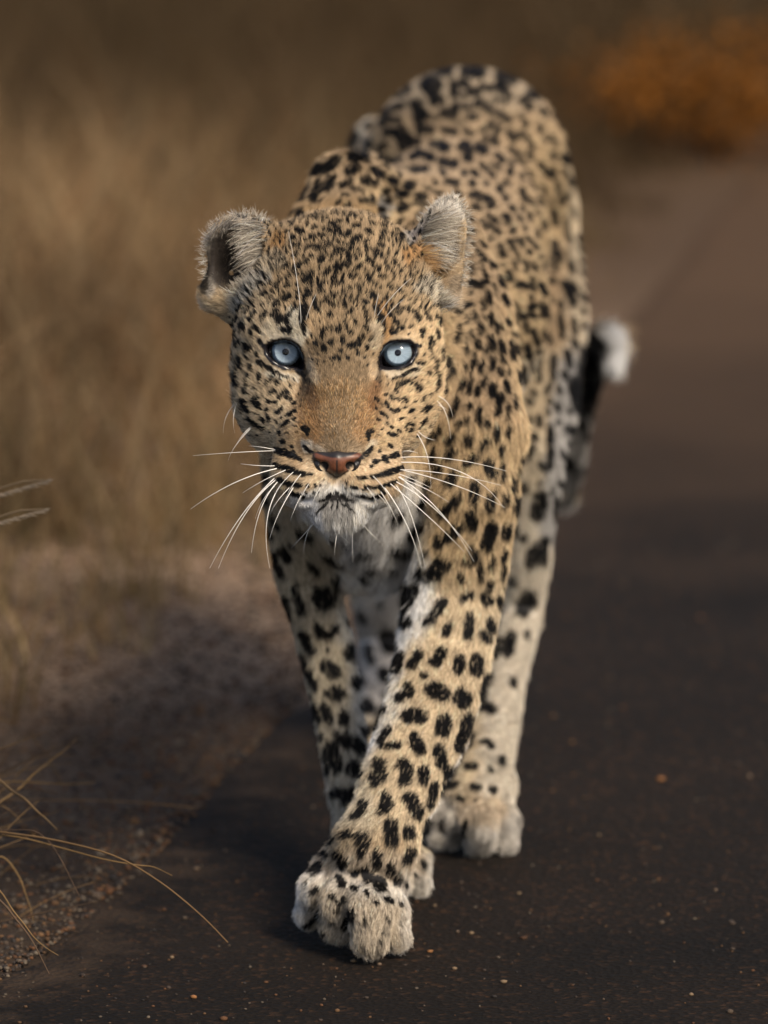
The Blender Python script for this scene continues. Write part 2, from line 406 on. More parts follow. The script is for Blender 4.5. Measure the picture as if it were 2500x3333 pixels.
# markings noted crop by crop: origin, scale, strokes (x1, y1, x2, y2, radius)
CROPS = []
def crop(ox, oy, s, txt):
    v = np.array([float(t) for t in txt.replace(';', ' ').replace(',', ' ').split()]).reshape(-1, 5)
    v[:, 0] = ox+v[:, 0]/s; v[:, 2] = ox+v[:, 2]/s; v[:, 1] = oy+v[:, 1]/s; v[:, 3] = oy+v[:, 3]/s; v[:, 4] /= s
    return v
FACE = np.concatenate([
crop(720, 680, 4.366, """1025,445,1040,445,38;1290,300,1360,295,22;1080,320,1170,370,30;1200,470,1250,475,22;1280,425,1345,445,30;1400,405,1460,410,32;1060,550,1110,535,28;1215,600,1300,570,28;1370,580,1420,600,38;950,635,960,640,22;1020,715,1120,620,22;1210,800,1300,700,28;1400,770,1450,720,35;1545,760,1580,690,26;830,790,900,745,26;890,880,960,830,26;1030,900,1130,810,30;1100,970,1160,950,24;1200,1060,1290,960,42;1470,960,1520,880,34;1580,1030,1640,930,30;1620,880,1630,820,22;660,1000,700,985,20;560,1110,600,1095,32;660,1110,720,1060,24;765,1130,860,1050,24;920,1130,990,1110,26;1070,1200,1120,1195,22;1200,1290,1250,1210,44;1390,1110,1490,1070,28;1390,1200,1470,1190,24;1580,1110,1590,1120,24;590,1270,650,1220,22;445,1360,475,1335,22;570,1400,600,1390,20;710,1290,730,1280,14;755,1400,820,1330,28;880,1320,980,1260,28;1340,1300,1330,1400,28;1330,1400,1400,1500,26;1470,1320,1510,1310,28;1560,1380,1600,1390,30;1590,1270,1650,1230,22;250,1480,310,1410,26;365,1500,400,1480,22;420,1600,480,1510,30;585,1600,650,1490,30;730,1550,820,1460,28;800,1600,840,1560,40;950,1560,1070,1430,26;930,1630,960,1600,30;1150,1620,1190,1400,42;1200,1560,1220,1450,38;1530,1550,1560,1530,32;190,1620,230,1570,28;1640,1090,1650,1110,20;1500,560,1560,540,28;1640,640,1655,600,30;1460,320,1500,310,20;1560,350,1640,380,32;1560,250,1600,260,30;1430,500,1500,510,18;900,370,980,350,16;890,450,930,430,12;965,245,1000,255,28"""),
crop(1090, 680, 4.366, """20,225,110,220,18;190,130,280,150,24;240,285,350,280,22;490,250,560,260,24;20,300,80,300,24;70,390,90,410,32;170,400,210,380,32;270,480,340,440,40;440,350,520,370,30;670,365,730,380,26;640,450,700,455,22;955,400,950,460,38;620,540,680,560,28;860,320,900,325,14;660,270,740,290,14;420,490,470,485,26;430,560,450,600,30;220,540,240,590,32;130,520,180,530,22;30,500,60,510,26;550,630,620,670,38;620,670,660,710,26;320,620,360,660,24;170,650,200,720,32;20,620,30,650,36;100,600,110,640,26;280,700,310,720,26;460,760,500,800,28;540,850,610,880,32;500,800,540,850,24;820,760,890,830,26;730,860,770,890,28;780,900,810,930,22;1060,970,1070,990,20;980,1070,1030,1120,24;360,830,340,850,30;270,870,310,880,24;60,860,70,880,30;190,760,210,800,30;20,820,20,840,30;120,800,130,830,26;610,980,720,1000,18;460,980,500,1060,32;500,1060,580,1100,24;290,980,340,1000,24;200,960,230,1020,28;50,1080,90,1070,36;10,950,15,950,28;750,1110,800,1160,24;880,1150,940,1200,24;310,1110,340,1150,32;200,1140,230,1170,24;340,1210,350,1240,26;110,1190,130,1210,26;230,1330,250,1330,18;490,1220,560,1260,40;560,1270,570,1310,34;740,1260,720,1290,24;780,1270,790,1310,16;400,1360,450,1350,38;130,1370,150,1400,26;40,1400,60,1400,20;410,1460,430,1480,28;430,1500,440,1560,26;440,1560,470,1630,24;240,1460,200,1490,26;150,1520,170,1520,20;560,1420,600,1440,38;590,1450,620,1540,34;640,1540,660,1620,38;700,1450,760,1500,20;770,1520,820,1560,34;820,1580,860,1640,28;850,1450,920,1500,24;900,1400,950,1430,22;1010,1430,1070,1480,22;1110,1480,1180,1590,30;1280,1490,1330,1600,24;1400,1390,1440,1410,24;1440,1570,1490,1630,28;1550,1560,1550,1620,24;130,1620,150,1650,24;260,1600,280,1650,24;1140,1270,1160,1280,16;1220,1220,1230,1230,14"""),
crop(720, 1040, 4.366, """180,90,210,30,36;100,100,100,190,22;310,100,325,190,42;490,140,540,170,30;450,180,445,230,24;420,20,440,10,28;590,20,610,10,24;820,20,820,50,40;940,40,950,50,38;870,150,910,170,26;980,140,970,180,34;1170,60,1170,120,34;1190,130,1190,220,20;200,220,190,330,30;285,350,250,420,30;375,370,370,450,24;370,450,375,580,18;430,410,420,470,20;60,290,65,340,12;185,500,190,630,20;280,580,290,700,36;295,700,300,740,24;430,680,440,740,24;400,800,405,850,14;240,780,235,880,26;230,900,260,960,34;170,700,175,870,10;375,900,395,960,24;555,810,560,860,32;540,880,545,920,16;660,930,730,840,24;800,920,840,890,28;550,620,570,650,32;570,640,700,710,26;700,710,800,780,30;800,780,950,840,20;980,950,990,960,20;730,1060,760,1030,28;830,1110,930,1030,32;930,1120,970,1070,22;980,1160,1000,1130,18;490,980,510,1000,16;350,1030,375,1060,24;590,1080,610,1100,14;520,1090,550,1130,16;490,1170,550,1240,36;340,1180,400,1300,32;680,1170,700,1190,20;760,1180,790,1190,22;660,1280,680,1280,20;830,1310,870,1260,26;1020,1210,1060,1180,20;980,1360,1050,1310,22;920,1370,940,1340,14;790,1320,795,1340,20;670,1380,680,1440,24;590,1420,620,1470,22;410,1420,490,1490,22;490,1490,600,1550,26;880,1520,960,1450,22;780,1450,810,1480,16;1040,1430,1060,1410,14;860,1420,870,1400,12;1180,1550,1220,1580,34;1220,1590,1230,1640,20;830,1600,840,1640,16;540,300,590,370,24;510,480,520,530,16;1455,170,1500,150,30;1430,260,1450,220,30;1570,130,1575,170,22;1340,320,1345,370,30;1465,400,1475,450,34;1370,490,1375,510,16;1570,560,1640,550,26;1540,340,1590,350,28;1280,230,1285,260,12;1640,160,1650,190,26;1100,740,1180,810,26;1180,810,1200,840,18;310,1290,320,1350,10"""),
crop(1090, 1040, 4.366, """40,180,50,130,34;140,60,150,120,26;200,170,220,210,28;270,50,290,90,24;420,130,480,170,26;450,20,460,60,24;110,290,110,340,28;190,390,280,370,32;310,460,325,480,26;440,380,450,430,20;340,280,350,360,24;390,230,400,280,16;495,290,505,300,20;60,560,70,580,24;170,550,180,570,22;80,450,90,480,22;640,30,650,40,40;680,80,690,130,30;670,200,680,230,14;830,40,870,60,30;790,150,800,200,24;900,125,950,130,26;860,180,870,190,24;1050,110,1100,105,14;1310,20,1330,30,26;1470,30,1490,100,30;1215,160,1240,250,20;1250,150,1270,200,12;1425,190,1440,290,28;1340,280,1370,370,22;1320,350,1360,580,12;1530,280,1530,400,18;1490,450,1490,620,18;1425,490,1430,510,14;1400,620,1410,680,24;1410,690,1385,800,16;1440,820,1430,860,22;1420,940,1410,1030,22;1430,880,1430,940,14;1570,200,1570,280,10;1140,360,1210,380,22;1190,630,1240,640,24;1110,720,1160,730,26;990,770,1100,730,20;830,860,980,790,22;1300,760,1310,800,16;890,930,920,950,26;960,890,990,910,24;1040,890,1070,920,22;1150,950,1180,1010,32;1180,970,1200,990,20;860,1000,870,1030,26;700,1070,740,1080,14;790,1100,810,1150,24;870,1140,890,1150,20;960,1150,1010,1150,26;990,1120,1000,1170,24;1110,1170,1150,1170,12;1220,1170,1260,1110,12;1330,1070,1335,1090,14;570,1130,600,1160,22;720,1190,750,1240,22;790,1280,830,1310,20;830,1310,900,1290,26;970,1270,1000,1260,16;1040,1320,1100,1290,20;1250,1310,1310,1260,32;580,1260,590,1280,16;640,1330,690,1360,20;700,1360,740,1400,16;910,1430,960,1400,14;590,1420,640,1440,14;730,1480,750,1500,14;790,1520,810,1550,16;890,1580,910,1600,20;1040,1490,1100,1510,20;1080,1550,1060,1590,18;1000,1510,1000,1570,12;470,1600,520,1590,26;480,1650,485,1655,22;740,1620,830,1640,14;1280,1400,1200,1490,12;650,1210,670,1250,12;1180,1560,1280,1440,8"""),
crop(860, 1350, 3.318, """200,290,210,290,22;300,345,305,345,16;140,380,180,400,28;220,400,270,430,30;310,410,340,450,26;380,470,400,490,18;130,540,230,580,24;230,570,330,610,30;330,610,430,640,24;430,635,530,640,10;170,700,260,740,26;260,740,370,760,24;380,755,410,760,14;250,820,340,860,22;340,860,420,880,18;470,760,490,770,16;550,750,560,760,14;610,750,615,755,9;650,690,652,695,8;540,830,545,835,12;590,825,592,826,8;450,830,455,835,14;680,740,682,742,7;1340,330,1370,340,16;1240,395,1245,398,14;1290,470,1310,490,28;1190,510,1220,500,24;1150,550,1155,560,16;1400,440,1430,430,26;1360,450,1380,450,18;1010,680,1100,670,12;1160,670,1280,640,20;1280,640,1370,610,28;1370,610,1470,580,26;1450,570,1480,560,16;1070,790,1120,780,18;1160,780,1280,770,16;1280,770,1410,720,18;940,770,990,785,16;885,720,886,722,12;880,780,882,782,10;940,840,944,842,10;1000,870,1100,880,14;1140,890,1260,870,18;1240,790,1300,850,14;1340,210,1410,220,18;1380,220,1420,230,12;1110,200,1160,180,20;1110,200,1120,270,18;440,340,480,380,16;480,380,515,410,16;1060,460,1150,370,20;1150,370,1160,350,12;780,650,775,850,6;700,885,850,885,30;640,915,700,890,16;850,890,910,915,16;720,915,650,980,8;755,925,725,1000,9;790,925,790,1000,8;815,925,865,990,9;850,915,910,970,8;600,925,700,890,9;860,890,960,930,12;560,1060,640,990,9;640,990,700,920,14;860,960,960,1040,9"""),
])
BODY = np.concatenate([
crop(1100, 160, 2.765, """930,190,970,200,55;1170,220,1270,225,50;1440,240,1570,290,34;820,330,870,350,60;1060,330,1150,320,25;1040,340,1040,420,34;1060,430,1140,430,24;1190,400,1240,400,30;870,480,920,480,40;690,520,740,515,36;730,630,770,610,42;820,630,890,630,18;960,600,1030,590,38;1050,520,1200,540,22;1180,620,1230,620,28;740,740,840,740,34;960,740,1050,750,26;1140,740,1210,770,22;1070,670,1120,670,14;560,800,630,790,34;600,880,710,850,40;870,870,960,900,38;1090,900,1190,930,28;1270,890,1300,920,38;1120,850,1180,870,18;1140,990,1180,1010,24;680,980,740,950,30;740,960,840,990,30;930,1030,1040,1050,32;660,1100,800,1090,24;980,1210,1060,1225,26;500,1020,560,1000,26;400,900,440,870,26;380,980,460,1000,30;1370,680,1430,720,28;1270,730,1330,740,16;1400,760,1430,860,16;1310,800,1420,870,18;1260,500,1340,550,36;1340,540,1400,590,24;1460,600,1520,640,30;1290,350,1400,380,26;1440,330,1500,370,28;1400,470,1500,490,20;1480,400,1540,440,20;1530,180,1560,190,26;1620,250,1640,260,20;1280,150,1360,150,22;1010,100,1050,100,16;720,150,760,150,18;280,390,350,310,24;350,310,480,230,26;480,230,620,250,30;620,240,700,230,22;600,340,640,380,26;460,420,600,340,22;470,430,600,430,20;370,410,420,390,24;420,590,590,520,24;400,670,560,640,24;440,770,590,720,24;440,690,450,740,20;270,570,310,580,40;130,750,150,790,40;270,700,290,690,24;280,850,300,860,30;190,520,190,530,20;1420,970,1470,1010,24;1380,1050,1450,1090,16;1490,1200,1520,1220,18;1540,770,1580,800,28;1540,900,1620,960,20;1180,1320,1260,1370,18;1220,1290,1310,1340,14;1350,1380,1360,1400,36;1210,1430,1260,1440,22;1350,1520,1400,1540,20;1290,1570,1400,1640,22;1500,1520,1510,1560,26;790,1270,920,1320,14"""),
crop(1500, 250, 3.318, """740,190,790,220,40;660,270,720,340,36;860,370,890,400,30;620,430,700,530,24;830,540,840,590,26;980,400,1060,540,20;510,600,560,680,28;640,600,760,760,22;970,640,1000,740,18;880,660,900,700,22;1110,700,1160,820,20;1100,870,1130,900,40;540,780,660,950,20;720,820,740,880,26;970,1000,980,1040,28;1260,960,1270,1010,22;830,950,940,1070,26;1160,1100,1170,1160,24;1030,1130,1020,1250,20;1070,1340,1130,1270,28;1270,1210,1280,1260,22;640,1060,650,1120,20;740,1140,790,1210,18;860,1170,900,1260,18;640,1230,660,1330,26;830,1310,850,1370,24;720,1330,760,1370,22;990,1430,1010,1580,28;880,1560,890,1620,22;1110,1520,1130,1650,22;1190,1390,1210,1470,20;1300,1490,1300,1590,24;1120,1680,1170,1770,26;990,1800,1050,1960,34;960,1830,960,1930,20;590,1510,640,1550,18;440,1510,500,1560,24;600,1760,640,1800,24;510,1790,540,1820,26;400,1820,440,1920,22;700,1740,800,1850,18;280,1500,390,1590,20;220,1600,390,1690,24"""),
crop(1400, 750, 3.016, """1200,120,1250,270,36;1200,300,1210,380,30;1370,300,1380,370,28;1330,530,1400,560,40;1350,560,1390,700,36;1270,830,1290,1050,24;1400,870,1410,990,22;1340,1180,1360,1320,26;1210,1230,1200,1450,22;1260,1530,1270,1580,22;1130,1590,1200,1450,20;780,130,790,180,26;660,160,700,250,24;870,100,880,140,24;1000,330,1020,380,22;920,300,930,390,22;790,310,810,370,16;830,220,850,300,16;750,420,770,480,22;850,540,880,540,30;980,480,1000,570,20;1070,530,1110,610,24;930,540,940,560,18;660,440,700,520,24;700,620,740,700,20;830,720,850,870,20;900,820,930,980,20;960,740,1010,740,22;960,800,1010,840,22;960,740,965,830,18;1070,720,1090,830,22;1130,740,1150,870,20;1000,990,1040,1090,26;1100,980,1110,1070,14;1170,1020,1180,1100,18;940,1140,950,1220,32;780,1080,800,1220,22;850,1090,860,1180,20;1060,1270,1070,1470,20;980,1290,990,1400,14;900,1330,920,1500,18;850,1340,860,1450,12;740,1470,750,1580,20;690,1600,700,1650,20;370,340,390,420,24;440,190,520,270,20;470,300,480,360,18;510,400,540,500,18;480,490,490,530,22;370,530,430,530,26;380,570,380,630,20;560,620,570,690,26;500,690,510,750,26;380,720,390,740,20;310,730,315,780,22;210,770,260,830,22;420,800,425,870,20;340,850,345,920,16;520,830,540,840,20;600,810,600,870,20;590,870,590,920,16;480,940,495,970,32;650,900,650,980,20;690,910,700,960,14;260,930,265,1060,16;245,1090,250,1100,18;400,1000,410,1040,18;580,1030,610,1140,26;690,1080,700,1180,24;455,1080,465,1130,24;540,1140,545,1180,22;355,1060,350,1190,14;430,1210,420,1290,18;610,1240,600,1350,24;690,1250,710,1280,20;500,1290,490,1370,26;340,1290,345,1340,18;410,1300,400,1420,14;680,1350,690,1400,22;755,1350,760,1400,14;200,1260,180,1320,26;220,1380,160,1450,26;150,1560,110,1600,24;540,1450,510,1510,22;470,1530,460,1600,20;600,1520,605,1590,32;320,1480,310,1540,26;400,1470,380,1590,20;130,1250,130,1280,20"""),
crop(1250, 1250, 2.765, """980,10,960,80,26;1100,20,1100,50,16;1040,110,1020,240,26;1110,190,1105,300,14;1170,90,1165,210,12;660,140,640,200,22;630,210,610,250,26;770,180,775,190,24;860,210,850,330,24;930,320,940,350,22;740,310,670,340,22;440,230,400,300,24;490,400,410,470,28;620,450,570,490,24;770,460,760,500,36;920,480,880,550,24;1020,390,1000,470,24;1120,370,1110,440,18;1060,520,1055,590,20;450,590,430,640,26;620,590,570,620,32;820,630,780,680,30;750,700,740,720,28;940,700,970,790,38;270,500,280,590,22;490,720,500,750,34;1060,700,1070,740,14;1080,790,1060,850,18;1170,830,1160,930,20;1210,740,1205,790,12;640,800,600,870,34;820,890,810,1030,34;990,950,970,970,20;950,1010,940,1090,34;1085,990,1090,1060,22;1190,1010,1180,1110,24;400,880,380,890,34;250,810,230,820,26;660,1010,640,1060,34;580,1090,530,1150,32;350,1050,320,1090,36;120,1130,90,1160,40;780,1160,800,1260,42;980,1260,920,1440,40;1110,1250,1095,1340,30;1200,1260,1190,1350,14;320,1270,250,1340,44;640,1340,640,1340,30;500,1400,580,1380,34;600,1350,680,1280,34;90,1420,150,1460,34;200,1490,240,1490,20;390,1490,370,1510,18;800,1480,830,1550,34;740,1580,760,1590,26;980,1560,950,1630,20;1085,1480,1060,1560,20;90,1600,100,1610,20;860,1630,870,1650,20;1490,380,1490,700,24;1410,720,1470,740,30;1290,640,1250,660,28;1340,560,1290,640,22;1400,290,1390,370,22;1560,180,1560,220,24;1400,1010,1380,1160,52;1550,1020,1555,1200,24;1440,1400,1420,1500,36;1350,1500,1340,1590,52;1380,1480,1400,1560,50;1260,910,1260,940,32;1240,1360,1245,1390,20"""),
crop(780, 1350, 3.19, """130,160,140,200,26;230,260,240,310,26;280,230,320,260,18;200,370,210,440,26;110,420,115,440,20;95,500,100,530,14;180,540,185,640,18;270,590,280,660,22;325,450,330,480,24;350,700,360,760,20;150,720,150,800,18;270,790,290,870,24;230,930,240,960,24;340,1020,350,1090,22;370,1060,400,1160,16;280,1110,290,1140,16;200,1130,240,1240,22;320,1180,340,1250,18;640,1200,720,1230,40;1060,1230,1100,1260,30;940,1220,970,1240,24;870,1410,920,1450,32;950,1460,1060,1480,24;270,1390,290,1500,28;300,1540,340,1710,28;360,1420,380,1540,26;400,1560,440,1650,24;440,1380,500,1470,34;520,1330,540,1350,24;720,1510,740,1540,22;740,1560,800,1590,28;1210,1380,1260,1370,24;1300,1310,1340,1320,24;1380,1500,1390,1520,32;1280,1540,1330,1560,20;1030,1640,1010,1770,26;960,1690,970,1710,18;1260,1660,1290,1690,22;1340,1690,1350,1700,20;1600,1530,1610,1540,18;1440,1940,1460,1960,20"""),
crop(850, 1850, 3.318, """340,180,360,250,22;390,140,400,170,16;370,270,440,450,34;240,310,290,500,36;240,560,300,700,18;590,200,600,210,30;660,290,700,310,90;440,680,560,890,38;600,610,650,700,34;720,700,700,710,44;720,690,800,620,32;430,930,590,1250,30;710,890,720,880,16;700,1040,780,1110,56;910,930,990,930,40;960,830,990,870,34;950,550,970,550,34;1060,490,1120,570,22;1160,860,1190,1010,30;1040,1200,1050,1220,60;780,1320,820,1340,64;1140,1480,1160,1500,60;680,1470,740,1620,38;885,1580,890,1640,44;570,1450,630,1620,24;520,1350,540,1370,20;660,1780,665,1800,18;830,1790,920,1900,36;1130,1720,1140,1770,40;1000,1860,1060,1960,34;770,1930,810,2120,38;1000,2110,1010,2130,50;1280,360,1290,370,26;1360,720,1400,820,70;1320,1130,1330,1180,50"""),
crop(1150, 1800, 3.016, """840,80,900,100,50;690,170,790,200,52;510,330,580,340,60;500,440,540,480,50;530,620,540,670,40;1110,60,1130,70,26;1050,200,1060,250,26;1240,140,1250,230,20;1370,60,1350,110,24;1480,110,1460,230,16;1350,250,1330,330,24;1140,400,1080,450,32;1290,410,1310,450,42;1430,420,1440,500,22;1480,300,1490,330,14;880,480,760,640,38;730,640,710,690,22;920,720,910,780,30;940,690,960,670,20;1140,620,1130,790,36;1090,820,1100,830,18;1340,650,1350,720,34;1270,770,1320,830,34;1440,840,1400,1000,30;870,960,820,1060,38;770,1060,790,1070,28;650,980,580,1090,34;470,980,430,1130,32;690,1190,700,1200,30;1040,1050,1030,1130,40;990,1140,1040,1170,20;1210,1050,1210,1130,52;1330,1200,1280,1350,38;1290,1380,1270,1510,32;540,1300,560,1360,36;460,1420,480,1400,34;790,1340,860,1370,62;1060,1400,1080,1430,62;300,1380,290,1400,20;300,1500,270,1560,26;240,1620,220,1700,22;550,1590,660,1600,54;900,1640,880,1730,56;1130,1610,1080,1760,40;1060,1800,1040,1900,38;350,1720,280,1820,30;300,1870,440,1890,30;600,1820,650,1910,48;1180,1790,1150,1880,22;1550,930,1510,1000,24;1570,250,1580,280,30;1620,520,1640,560,40"""),
crop(930, 2350, 2.765, """1380,250,1400,360,42;850,370,860,400,44;800,480,820,520,36;860,430,890,480,34;1050,360,1110,420,36;1080,440,1080,520,42;1240,430,1240,510,38;1340,560,1300,720,30;1480,420,1450,560,34;1430,600,1420,640,22;590,620,540,710,38;700,730,690,800,30;620,840,700,800,26;910,650,900,760,36;860,800,950,740,26;1120,680,1180,780,48;1170,820,1190,840,28;950,920,960,1060,46;1100,970,1110,1000,42;530,1000,590,990,30;440,1020,410,1060,20;690,1020,720,1070,42;680,1120,690,1180,24;820,1170,830,1270,32;1130,1140,1090,1220,32;1290,880,1260,980,28;480,1170,530,1250,36;500,1280,500,1330,18;340,1180,380,1180,22;310,1280,260,1340,30;640,1320,620,1370,26;730,1330,740,1400,38;940,1280,950,1330,34;1020,1380,1010,1450,32;840,1430,850,1470,44;480,1400,515,1460,24;1085,1440,1090,1460,16;600,1480,660,1500,16;290,1500,240,1530,18;190,1450,200,1440,12;410,1560,440,1590,18;540,1580,480,1620,18;890,1580,950,1600,16;730,1520,735,1550,14;790,1610,830,1620,12;1030,1620,1035,1640,16;230,1680,240,1670,14;590,1700,580,1750,26;540,1790,520,1850,20;400,1790,415,1780,16;710,1750,705,1800,14;300,1700,240,1790,16;850,1960,855,1970,12;870,1880,880,1890,12;930,1780,910,1740,10;340,1880,345,1900,10;180,1830,230,1800,14;450,1680,480,1690,14;540,110,560,200,34;460,100,480,130,26;420,190,460,400,38;720,60,730,90,40;640,150,670,240,36;600,420,640,430,46;330,110,335,120,18;440,620,520,620,34;350,230,380,440,16;1230,1250,1240,1290,20;1160,1370,1165,1390,14"""),
crop(1400, 2150, 3.16, """520,830,610,830,20;620,860,635,880,28;735,1010,735,1040,26;410,1090,460,1085,34;620,1110,640,1130,20;440,1290,500,1300,28;645,1320,650,1330,32;240,1290,270,1260,28;300,1400,330,1410,26;460,1440,490,1440,12;620,480,640,500,40;850,200,860,240,26;125,1640,130,1720,22;390,1640,340,1760,18"""),
crop(1600, 950, 1.77, """590,330,560,480,60;570,450,610,480,52;520,540,560,650,62;570,660,590,720,34;440,780,520,790,24;520,800,530,880,14;440,990,450,1010,28;580,190,590,210,14;215,1760,180,1830,36;115,1990,95,2070,26;185,1400,190,1410,16;200,1990,210,1960,12;470,1060,480,1090,12"""),
crop(900, 440, 2.765, """590,110,720,90,14;690,190,790,195,34;650,310,710,290,34;860,300,920,340,28;400,270,370,310,34;540,230,440,310,34;500,390,470,460,32;400,430,350,550,32;290,430,240,540,30;590,440,660,415,22;790,390,850,400,36;1010,390,1050,430,30;1170,455,1210,460,32;940,490,970,490,26;1080,525,1140,530,30;1250,555,1320,560,26;670,470,770,480,14;230,670,230,730,30;170,660,140,740,12;1130,620,1160,650,28;1100,670,1120,690,22;1250,610,1330,650,24;800,690,815,720,22;760,570,850,570,22;850,530,860,530,18;960,570,1010,580,20;600,520,640,530,14;540,600,580,590,14;380,735,450,730,16;510,740,520,770,20;600,750,700,750,16;1080,350,1100,370,14;980,290,950,270,12;1310,470,1420,530,14;1260,730,1290,740,26;970,740,1000,750,18;310,710,320,710,12;400,590,430,560,10"""),
])

def head_weight(p):
    q = (p-H(1100, 1130, -0.045)) @ HAX.T
    r = np.sqrt((q[:, 0]/0.125)**2+(q[:, 1]/0.175)**2+(q[:, 2]/0.15)**2)
    h = smooth01((1.08-r)/0.12)
    for c, rr_ in (((1010, 1555, .055), .062), ((1190, 1555, .055), .062), ((1104, 1660, .05), .040), ((1098, 1480, .07), .05)):
        d = np.linalg.norm(p-H(*c), axis=1); h = np.maximum(h, smooth01((rr_-d)/0.010))
    for c in ((770, 840), (1435, 830)):
        d = np.linalg.norm(p-H(c[0], c[1], -0.05), axis=1); h = np.maximum(h, smooth01((0.062-d)/0.01))
    return h
def ear_weight(p):
    h = np.zeros(len(p))
    for c, r in (((760, 830), 0.047), ((1442, 820), 0.046)):
        d = np.linalg.norm((p-H(c[0], c[1], -0.05)), axis=1); h = np.maximum(h, smooth01((r-d)/0.012))
    return h

# which vertices the lens can see decides where the noted markings apply
bvh = bvhtree.BVHTree.FromPolygons([tuple(v) for v in BV], [tuple(int(i) for i in f) for f in BF])
VPX, VPY, VD = to_px(BV)
vis = np.zeros(len(BV))
view = BV-CAM; vd = np.linalg.norm(view, axis=1); viewn = view/vd[:, None]
facing = -(viewn*VN).sum(1)
cv = Vector(CAM)
for i in np.nonzero(facing > -0.15)[0]:
    hit = bvh.ray_cast(cv, Vector(viewn[i]))
    if hit[0] is None or hit[3] > vd[i]-(0.012 if vd[i] < 5.72 else 0.03): vis[i] = 1.0
VHEAD = head_weight(BV)

def eye_clear(p):
    """distance in metres from the lid lines, negative inside the openings (seen along the lens axis, head front only)"""
    x, y, d = to_px(p)
    out = np.full(len(p), 1.0)
    for side in 'lr':
        Q = np.array(LID[side], float); c = Q.mean(0)
        k = np.nonzero((np.abs(x-c[0]) < 120) & (np.abs(y-c[1]) < 90) & (d < HD+0.01))[0]
        if not len(k): continue
        u, v = x[k], y[k]; best = np.full(len(k), 1e9); ins = np.zeros(len(k), bool); n = len(Q)
        for i in range(n):
            a, b = Q[i], Q[(i+1) % n]; e = b-a
            t = np.clip(((u-a[0])*e[0]+(v-a[1])*e[1])/(e@e), 0, 1)
            best = np.minimum(best, np.hypot(u-a[0]-t*e[0], v-a[1]-t*e[1]))
            ins ^= ((a[1] > v) != (b[1] > v)) & (u < (b[0]-a[0])*(v-a[1])/(b[1]-a[1]+1e-9)+a[0])
        out[k] = np.minimum(out[k], np.where(ins, -best, best)/PXM)
    return out
# between the noted markings the flank carries many small ones: fill the gaps that are left
fr_ = np.random.default_rng(9)
cand = np.nonzero((vis > .5) & (VHEAD < .1) & (VD > 5.9) & (VPY < 1650) & (VPX < 1900))[0]
cand = fr_.choice(cand, min(len(cand), 5000), replace=False); extra = []
def stroke_dist(x, y, S):
    ex, ey = S[:, 2]-S[:, 0], S[:, 3]-S[:, 1]; L = ex*ex+ey*ey+1e-6
    t = np.clip(((x-S[:, 0])*ex+(y-S[:, 1])*ey)/L, 0, 1); return np.min(np.hypot(x-S[:, 0]-t*ex, y-S[:, 1]-t*ey)-S[:, 4]*1.3)
cur_ = BODY.copy()
for i in cand:
    x, y = VPX[i], VPY[i]; r = fr_.uniform(5.5, 9.0)
    if stroke_dist(x, y, cur_) < r+12: continue
    a = fr_.normal(1.15 if x > 1500 else 0.5, .5); l_ = fr_.uniform(4, 16)
    cur_ = np.vstack([cur_, [x-l_*math.cos(a)/2, y-l_*math.sin(a)/2, x+l_*math.cos(a)/2, y+l_*math.sin(a)/2, r]])
BODY = cur_
# fine ticks between the noted face markings: dense on the brow, fewer on the cheeks
cand = np.nonzero((vis > .5) & (VHEAD > .9) & (VPY < 1420) & (VPY > 700) & (VPX > 745) & (VPX < 1450))[0]
cand = fr_.choice(cand, min(len(cand), 9000), replace=False); cur_ = FACE.copy(); ecv = eye_clear(BV)
for i in cand:
    x, y = VPX[i], VPY[i]
    if (abs(x-1100) < 118 and y > 1190) or ecv[i] < 0.007 or abs(x-1100) > 330 and y < 1010: continue
    if math.hypot((x-905)/75, (y-1078)/26) < 1 or math.hypot((x-1225)/24, (y-1090)/40) < 1: continue
    brow = y < 1010; r = fr_.uniform(2.8, 4.4) if brow else fr_.uniform(1.8, 3.0)
    if stroke_dist(x, y, cur_) < r+(5.0 if brow else 12): continue
    a = math.atan2(y-1420, x-1098)+fr_.normal(0, .25); l_ = fr_.uniform(5, 15) if brow else fr_.uniform(2, 7)
    cur_ = np.vstack([cur_, [x-l_*math.cos(a)/2, y-l_*math.sin(a)/2, x+l_*math.cos(a)/2, y+l_*math.sin(a)/2, r]])
FACE = cur_; print('BODY strokes', len(BODY), 'FACE', len(FACE))

